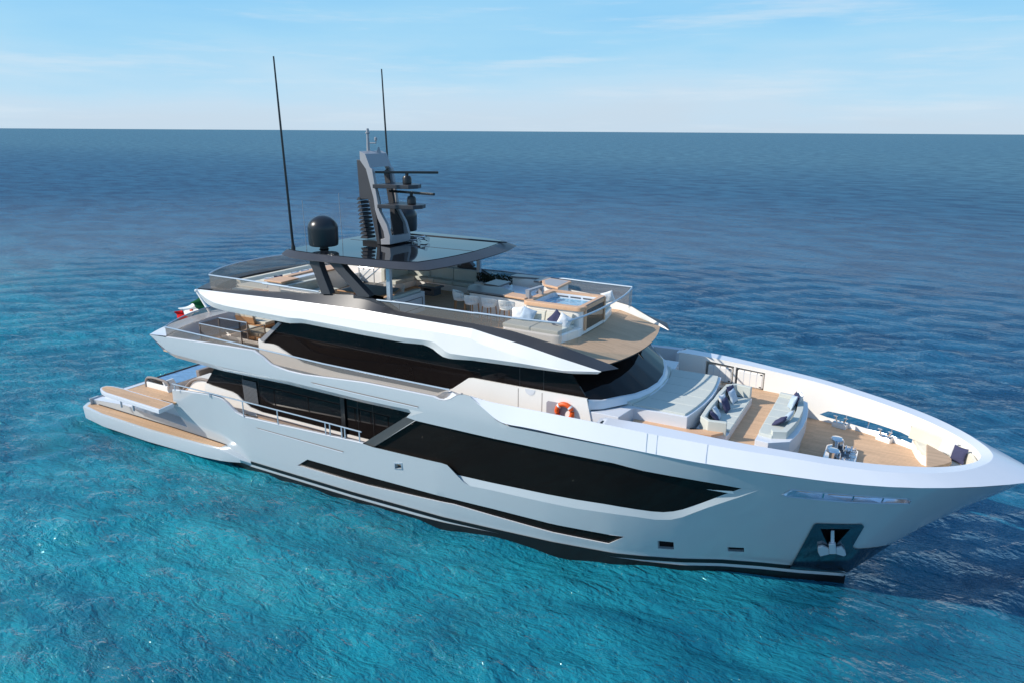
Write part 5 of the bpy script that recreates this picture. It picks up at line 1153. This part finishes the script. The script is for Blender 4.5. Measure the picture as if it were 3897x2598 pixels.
# settee with its back to the starboard rail
se_ = thing('settee', 'white backed settee standing across the deck behind the steel hardtop post', 'sofa', (18.8, -1.9, FD))
g = G(); g.box(18.95, 19.12, -3.1, -.85, FD, FD+.82); g.obj('back_panel', M['cool'], se_, bevel=.015)
g = G(); g.box(18.72, 18.95, -3.1, -.87, FD+.45, FD+.92); g.obj('back_cushion', M['cushion'], se_, bevel=.05)
g = G(); g.box(18.2, 18.8, -3.1, -.9, FD, FD+.45); g.obj('seat', M['cushion'], se_, bevel=.03)
g = G(); c = [(19.125, -2.6, FD+.2), (19.125, -1.05, FD+.2), (19.125, -1.05, FD+.62), (19.125, -2.6, FD+.62)]
for i in range(4): g.tube([c[i], c[(i+1) % 4]], .014, 5)
g.obj('panel_groove', M['black'], se_)
dt = thing('dining_table', 'wide grey topped dining table with a teak edge behind the hardtop legs', 'table', (17, -1.5, FD))
g = G(); g.prism(P3([(15.6, -.72), (17.72, -.68), (18.0, -1.3), (17.95, -2.3), (15.6, -2.3)], FD+.71), (0, 0, .05)); g.obj('top', M['wood'], dt, bevel=.012)
g = G(); g.prism(P3([(15.65, -.77), (17.69, -.73), (17.94, -1.3), (17.9, -2.25), (15.65, -2.25)], FD+.762), (0, 0, .008)); g.obj('inlay', M['concrete'], dt)
for x in (16.1, 17.5):
    g = G(); g.prism([(x-.08, -1.9, FD), (x+.08, -1.9, FD), (x+.05, -1.7, FD+.71), (x-.05, -1.7, FD+.71)], (0, .12, 0)); g.prism([(x-.08, -1.1, FD), (x+.08, -1.1, FD), (x+.05, -1.3, FD+.71), (x-.05, -1.3, FD+.71)], (0, .12, 0)); g.obj('leg', M['legwood'], dt)
def woven_chair():
    t = thing('woven_chair', 'x', 'chair', (0, 0, 0), 'woven dining chairs on the flybridge')
    for sx, sy in ((-1, -1), (1, -1), (1, 1), (-1, 1)):
        g = G(); g.tube([(sx*.19, sy*.19, .42), (sx*.23, sy*.23, 0)], [.02, .015], 6); g.obj('leg', M['legwood'], t, smooth=True)
    g = G(); g.lathe([(.02, .41), (.24, .41), (.27, .45), (.05, .47)], (0, 0, 0), 20); g.obj('seat', M['rope'], t, smooth=True, angle=40)
    g = G(); A0 = radians(115)
    for i in range(31):
        a = -A0+2*A0*i/30; e = abs(a)/A0; g.tube([(.27*sin(a), -.27*cos(a), .44), (.32*sin(a), -.32*cos(a), .78-.16*e**2)], .009, 5)
    g.tube([(.32*sin(-A0+2*A0*i/24), -.32*cos(-A0+2*A0*i/24), .78-.16*abs(-1+i/12)**2) for i in range(25)], .014, 6)
    g.obj('back', M['rope'], t)
    return t
wc = woven_chair()
for i, (x, y, rz, lab) in enumerate(((17.3, -.35, 180, 'woven chair at the far side of the grey dining table'), (18.25, -1.35, 100, 'woven chair at the forward end of the dining table, beside the settee'), (20.35, 1.55, -70, 'woven chair in the shade between the bar and the port counter'), (16.4, -.4, 170, 'woven chair at the far side of the dining table, seen past the hardtop leg'))):
    o = wc if i == 0 else copy_tree(wc)
    o.location = (x, y, FD); o.rotation_euler = (0, 0, radians(rz)); o['label'] = lab
# stair with rails through the deck
stt = thing('stair_well', 'white stairwell with slanting steel rails behind the lounge sofa', 'stair', (13.6, 2.2, FD))
g = G(); g.box(12.7, 14.6, 2.5, 2.58, FD, FD+.6); g.box(12.7, 12.78, 1.4, 2.5, FD, FD+.45); g.box(12.7, 13.9, 1.32, 1.4, FD, FD+.3); g.obj('coaming', M['white'], stt, bevel=.01)
g = G(); g.box(12.8, 14.6, 1.4, 2.5, FD+.004, FD+.02); g.obj('opening', M['black'], stt)
for a, b in (((13.7, 1.36, FD), (13.7, 1.36, FD+1.0)), ((14.6, 1.36, FD), (14.6, 1.36, FD+1.0)), ((13.0, 2.5, FD+.05), (14.3, 2.5, FD+1.0)), ((13.2, 1.45, FD), (14.4, 1.45, FD+1.0)), ((13.7, 1.36, FD+1.0), (14.6, 1.36, FD+1.0)), ((13.0, 2.5, FD+.6), (13.0, 2.5, FD+1.1))):
    g = G(); g.tube([a, b], .025, 6); g.obj('rail', M['silver'], stt, smooth=True)
# after bar / sunpad on the flybridge
ab = thing('aft_cabinet', 'long white cabinet with a teak top across the after flybridge', 'cabinet', (12.8, -1.4, FD))
g = G(); g.box(12.35, 13.05, -3.05, 1.2, FD, FD+.93); g.obj('body', M['white'], ab, bevel=.03)
for q in ([(12.3, -3.2), (13.33, -3.2), (13.28, -2.12), (12.75, -2.10), (12.3, -2.3)], [(12.3, -2.1), (12.62, -2.1), (12.55, -.4), (12.3, -.4)], [(12.2, -.4), (13.1, -.45), (13.1, .4), (12.7, 1.0), (12.2, 1.0)]):
    g = G(); g.prism(P3(q, FD+.94), (0, 0, .07)); g.obj('teak_top', M['woodrim'], ab, bevel=.015)
g = G(); g.box(12.66, 13.06, -2.05, -.45, FD+.84, FD+.95); g.obj('white_ledge', M['cool'], ab, bevel=.01)
apd = thing('aft_sunpad', 'broad cream sunpad at the after end of the flybridge, behind the glass', 'sunpad', (10.5, 0, FD))
g = G(); g.prism(P3([(9.7, -2.5), (12.1, -2.8), (12.1, 2.8), (9.7, 2.5), (9.3, 1.2), (9.2, 0), (9.3, -1.2)], FD), (0, 0, .3)); g.obj('base', M['white'], apd, bevel=.03)
for a, b in ((-2.6, -1.3), (-1.28, 0), (.02, 1.3), (1.32, 2.6)):
    g = G(); g.box(9.75, 12.05, a, b, FD+.3, FD+.44); g.obj('cushion', M['cream'], apd, bevel=.04)
g = G(); g.prism([(9.45, -2.3, FD+.35), (9.85, -2.3, FD+.35), (9.7, -2.3, FD+.58), (9.45, -2.3, FD+.58)], (0, 4.6, 0)); g.obj('backrest', M['cream'], apd, bevel=.05)
g = G(); g.prism(P3([(10.2, -3.2), (12.2, -3.35), (12.2, -2.85), (10.3, -2.75)], FD), (0, 0, .42)); g.obj('side_bench', M['cream'], apd, bevel=.03)
g = G(); g.prism(P3([(11.4, -3.3), (12.25, -3.36), (12.25, -2.9), (11.4, -2.85)], FD+.43), (0, 0, .05)); g.obj('side_table', M['woodrim'], apd, bevel=.01)
GR = 'pillows on the after flybridge sunpad'
for x, y, m_, lab, yw in ((11.9, -2.5, LN, 'white pillow beside the navy one at the near end of the after sunpad', 85), (11.9, -1.95, NV, 'navy pillow at the near end of the after flybridge sunpad', 88), (11.9, -.9, PB, 'pale blue pillow lying behind the notch of the teak top', 92), (11.9, -.3, PB, 'pale blue pillow in the middle of the row on the after sunpad', 84), (11.9, .25, LN, 'white pillow at the far end of the row on the after sunpad', 95)):
    pillow((x, y, FD+.72), .5, m_, lab, 20, yw, random.uniform(-8, 8), GR)
bn = thing('dining_bench', 'curved grey bench between the teak topped cabinet and the dining table', 'bench', (14.6, -1.6, FD))
g = G(); g.prism(P3([(13.5, -3.2), (14.2, -3.2), (14.5, -.9), (13.6, -.9)], FD), (0, 0, .45)); g.obj('seat', M['cushion'], bn, bevel=.03)
g = G(); g.prism(P3([(13.2, -3.2), (13.5, -3.2), (13.62, -.6), (13.3, -.6)], FD), (0, 0, .85)); g.obj('backrest', M['cushion'], bn, bevel=.05)
g = G(); g.prism(P3([(13.5, -3.45), (15.6, -3.45), (15.6, -3.1), (13.5, -3.1)], FD), (0, 0, .8)); g.obj('side_back', M['white'], bn, bevel=.03)
# ------------------------------------------------------------------ after upper deck
def glass_run(name, pts_, z0, z1, label):
    t = thing(name, label, 'railing', (pts_[0][0], pts_[0][1], z0), 'glass screens on the after upper deck')
    top = [(x, y, z1) for x, y in pts_]
    g = G(); g.tube(top, .03, 8); g.obj('handrail', M['silver'], t, smooth=True)
    for a, b in zip(pts_, pts_[1:]):
        g = G(); g.face([(a[0], a[1], z0+.05), (b[0], b[1], z0+.05), (b[0], b[1], z1-.03), (a[0], a[1], z1-.03)]); g.obj('pane', M['glass'], t)
    for x, y in pts_:
        g = G(); g.box(x-.025, x+.025, y-.025, y+.025, z0, z1); g.obj('post', M['taupe'], t)
glass_run('glass_screen', [(8.89, -1.45), (6.96, -1.50), (7.05, -2.70), (9.99, -2.76)], UD, 6.0, 'glass screen with steel handrail round the stairwell on the after upper deck')
glass_run('open_handrail', [(9.99, -2.77), (9.96, -1.33)], UD, 6.0, 'dark open handrail standing across the head of the after stair')
g = G(); g.box(7.1, 9.9, -2.7, -1.5, UD+.003, UD+.012); o = g.obj('stair_opening', M['black'], yacht)
g = G(); g.box(7.05, 9.95, -1.5, -1.42, UD, UD+.14); g.obj('stair_coaming', M['white'], yacht, bevel=.01)
def daybed(x0, y0, label):
    t = thing('daybed', label, 'daybed', (x0, y0, UD), 'teak daybeds on the after upper deck')
    g = G(); g.box(x0, x0+2.0, y0, y0+1.1, UD+.12, UD+.26); g.obj('frame', M['wood'], t, bevel=.01)
    for dx in (.06, 1.84):
        for dy in (.06, .94):
            g = G(); g.box(x0+dx, x0+dx+.1, y0+dy, y0+dy+.1, UD, UD+.14); g.obj('leg', M['wood'], t)
    for a, b in ((.02, .68), (.7, 1.32), (1.34, 1.98)):
        g = G(); g.box(x0+a, x0+b, y0+.1, y0+1.08, UD+.26, UD+.42); g.obj('cushion', M['cream'], t, bevel=.03)
    for a, b in ((.0, .66), (.68, 1.3)):
        g = G(); g.prism([(x0+a, y0-.02, UD+.30), (x0+a, y0+.16, UD+.36), (x0+a, y0+.02, UD+.84), (x0+a, y0-.12, UD+.84)], (b-a, 0, 0)); g.obj('backrest', M['cream'], t, bevel=.03)
    g = G(); g.prism([(x0, y0-.05, UD+.28), (x0, y0-.03, UD+.28), (x0, y0-.10, UD+.62), (x0, y0-.14, UD+.62)], (1.34, 0, 0)); g.obj('back_board', M['wood'], t)
    return t
daybed(7.45, -1.25, 'cream cushioned teak daybed just behind the glass stairwell screen')
daybed(5.95, .45, 'second cream daybed further aft, half hidden under the flybridge overhang')
# flag on its raked white staff
fs = [(3.868,-0.25,6.783),(4.802,-0.25,5.661)]
g = G(); top_, ft_ = Vector(fs[0]), Vector(fs[1]); g.tube([tuple(ft_-(top_-ft_)*.05), tuple(top_)], [.075, .055], 10); g.lathe([(.09, -.02), (.10, .05), (.05, .10)], fs[0], 10)
st2 = g.obj('flagstaff', M['white'], yacht, smooth=True, angle=40)
fl_ = thing('flag', 'green white and red flag with a crest, drooping from the white flagstaff at the stern', 'flag', fs[0])
HO = [(4.018,-0.25,6.584),(4.218,-0.25,5.859)]; MI = [(3.432,-0.25,6.095),(3.465,-0.25,5.799)]; M2 = [(2.446,-0.25,5.675),(3.055,-0.25,5.212)]; FR2 = [(2.066,-0.25,5.447),(2.43,-0.25,5.197),(2.387,-0.25,4.96)]
def cloth(c0, c1, c2, c3, ph, m_):
    """wavy rectangle between a near edge c0-c1 and a far edge c3-c2"""
    g_ = G(); rows = []
    for i in range(13):
        u = i/12; row = []
        for j in range(13):
            v = j/12; p = Vector(c0).lerp(Vector(c1), v).lerp(Vector(c3).lerp(Vector(c2), v), u)
            row.append((p.x+.05*sin(6*v+3*u), p.y+.16*sin(5.5*(u+ph)+2.2*v)+.06*sin(11*v+4*u), p.z+.04*sin(7*u+5*v)))
        rows.append(row)
    g_.loft(rows); return g_
def fpt(*px): pass
e0 = [[(4.023,-0.25,6.61),(4.239,-0.25,5.846)]][0]; e1 = [[(3.427,-0.25,6.117),(3.826,-0.25,5.731)]][0]; e2 = [[(2.477,-0.25,5.711),(3.021,-0.25,5.158)]][0]; e3 = [[(2.069,-0.25,5.464),(2.409,-0.25,4.946)]][0]
fm = dict(g=mat('flag_green', (.01, .09, .035), .85, spec=.1, var=.3, vscale=6), w=mat('flag_white', (.78, .78, .76), .85, spec=.1, var=.1, vscale=6), r=mat('flag_red', (.62, .02, .02), .85, spec=.1, var=.2, vscale=6))
cloth(e0[0], e0[1], e1[1], e1[0], 0, 0).obj('green_band', fm['g'], fl_, smooth=True)
cloth(e1[0], e1[1], e2[1], e2[0], 1, 0).obj('white_band', fm['w'], fl_, smooth=True)
cloth(e2[0], e2[1], e3[1], e3[0], 2, 0).obj('red_band', fm['r'], fl_, smooth=True)
em = [(3.341,-0.42,5.723),(3.52,-0.42,5.809),(3.66,-0.42,5.81),(3.619,-0.42,5.709),(3.425,-0.42,5.665),(3.356,-0.42,5.676)]
g = G(); g.prism(em, (0, .02, 0)); g.obj('crest', M['orange'], fl_)
em = [(3.553,-0.43,5.793),(3.649,-0.43,5.805),(3.638,-0.43,5.746),(3.542,-0.43,5.727)]; g = G(); g.prism(em, (0, .015, 0)); g.obj('crest_field', M['navy'], fl_)
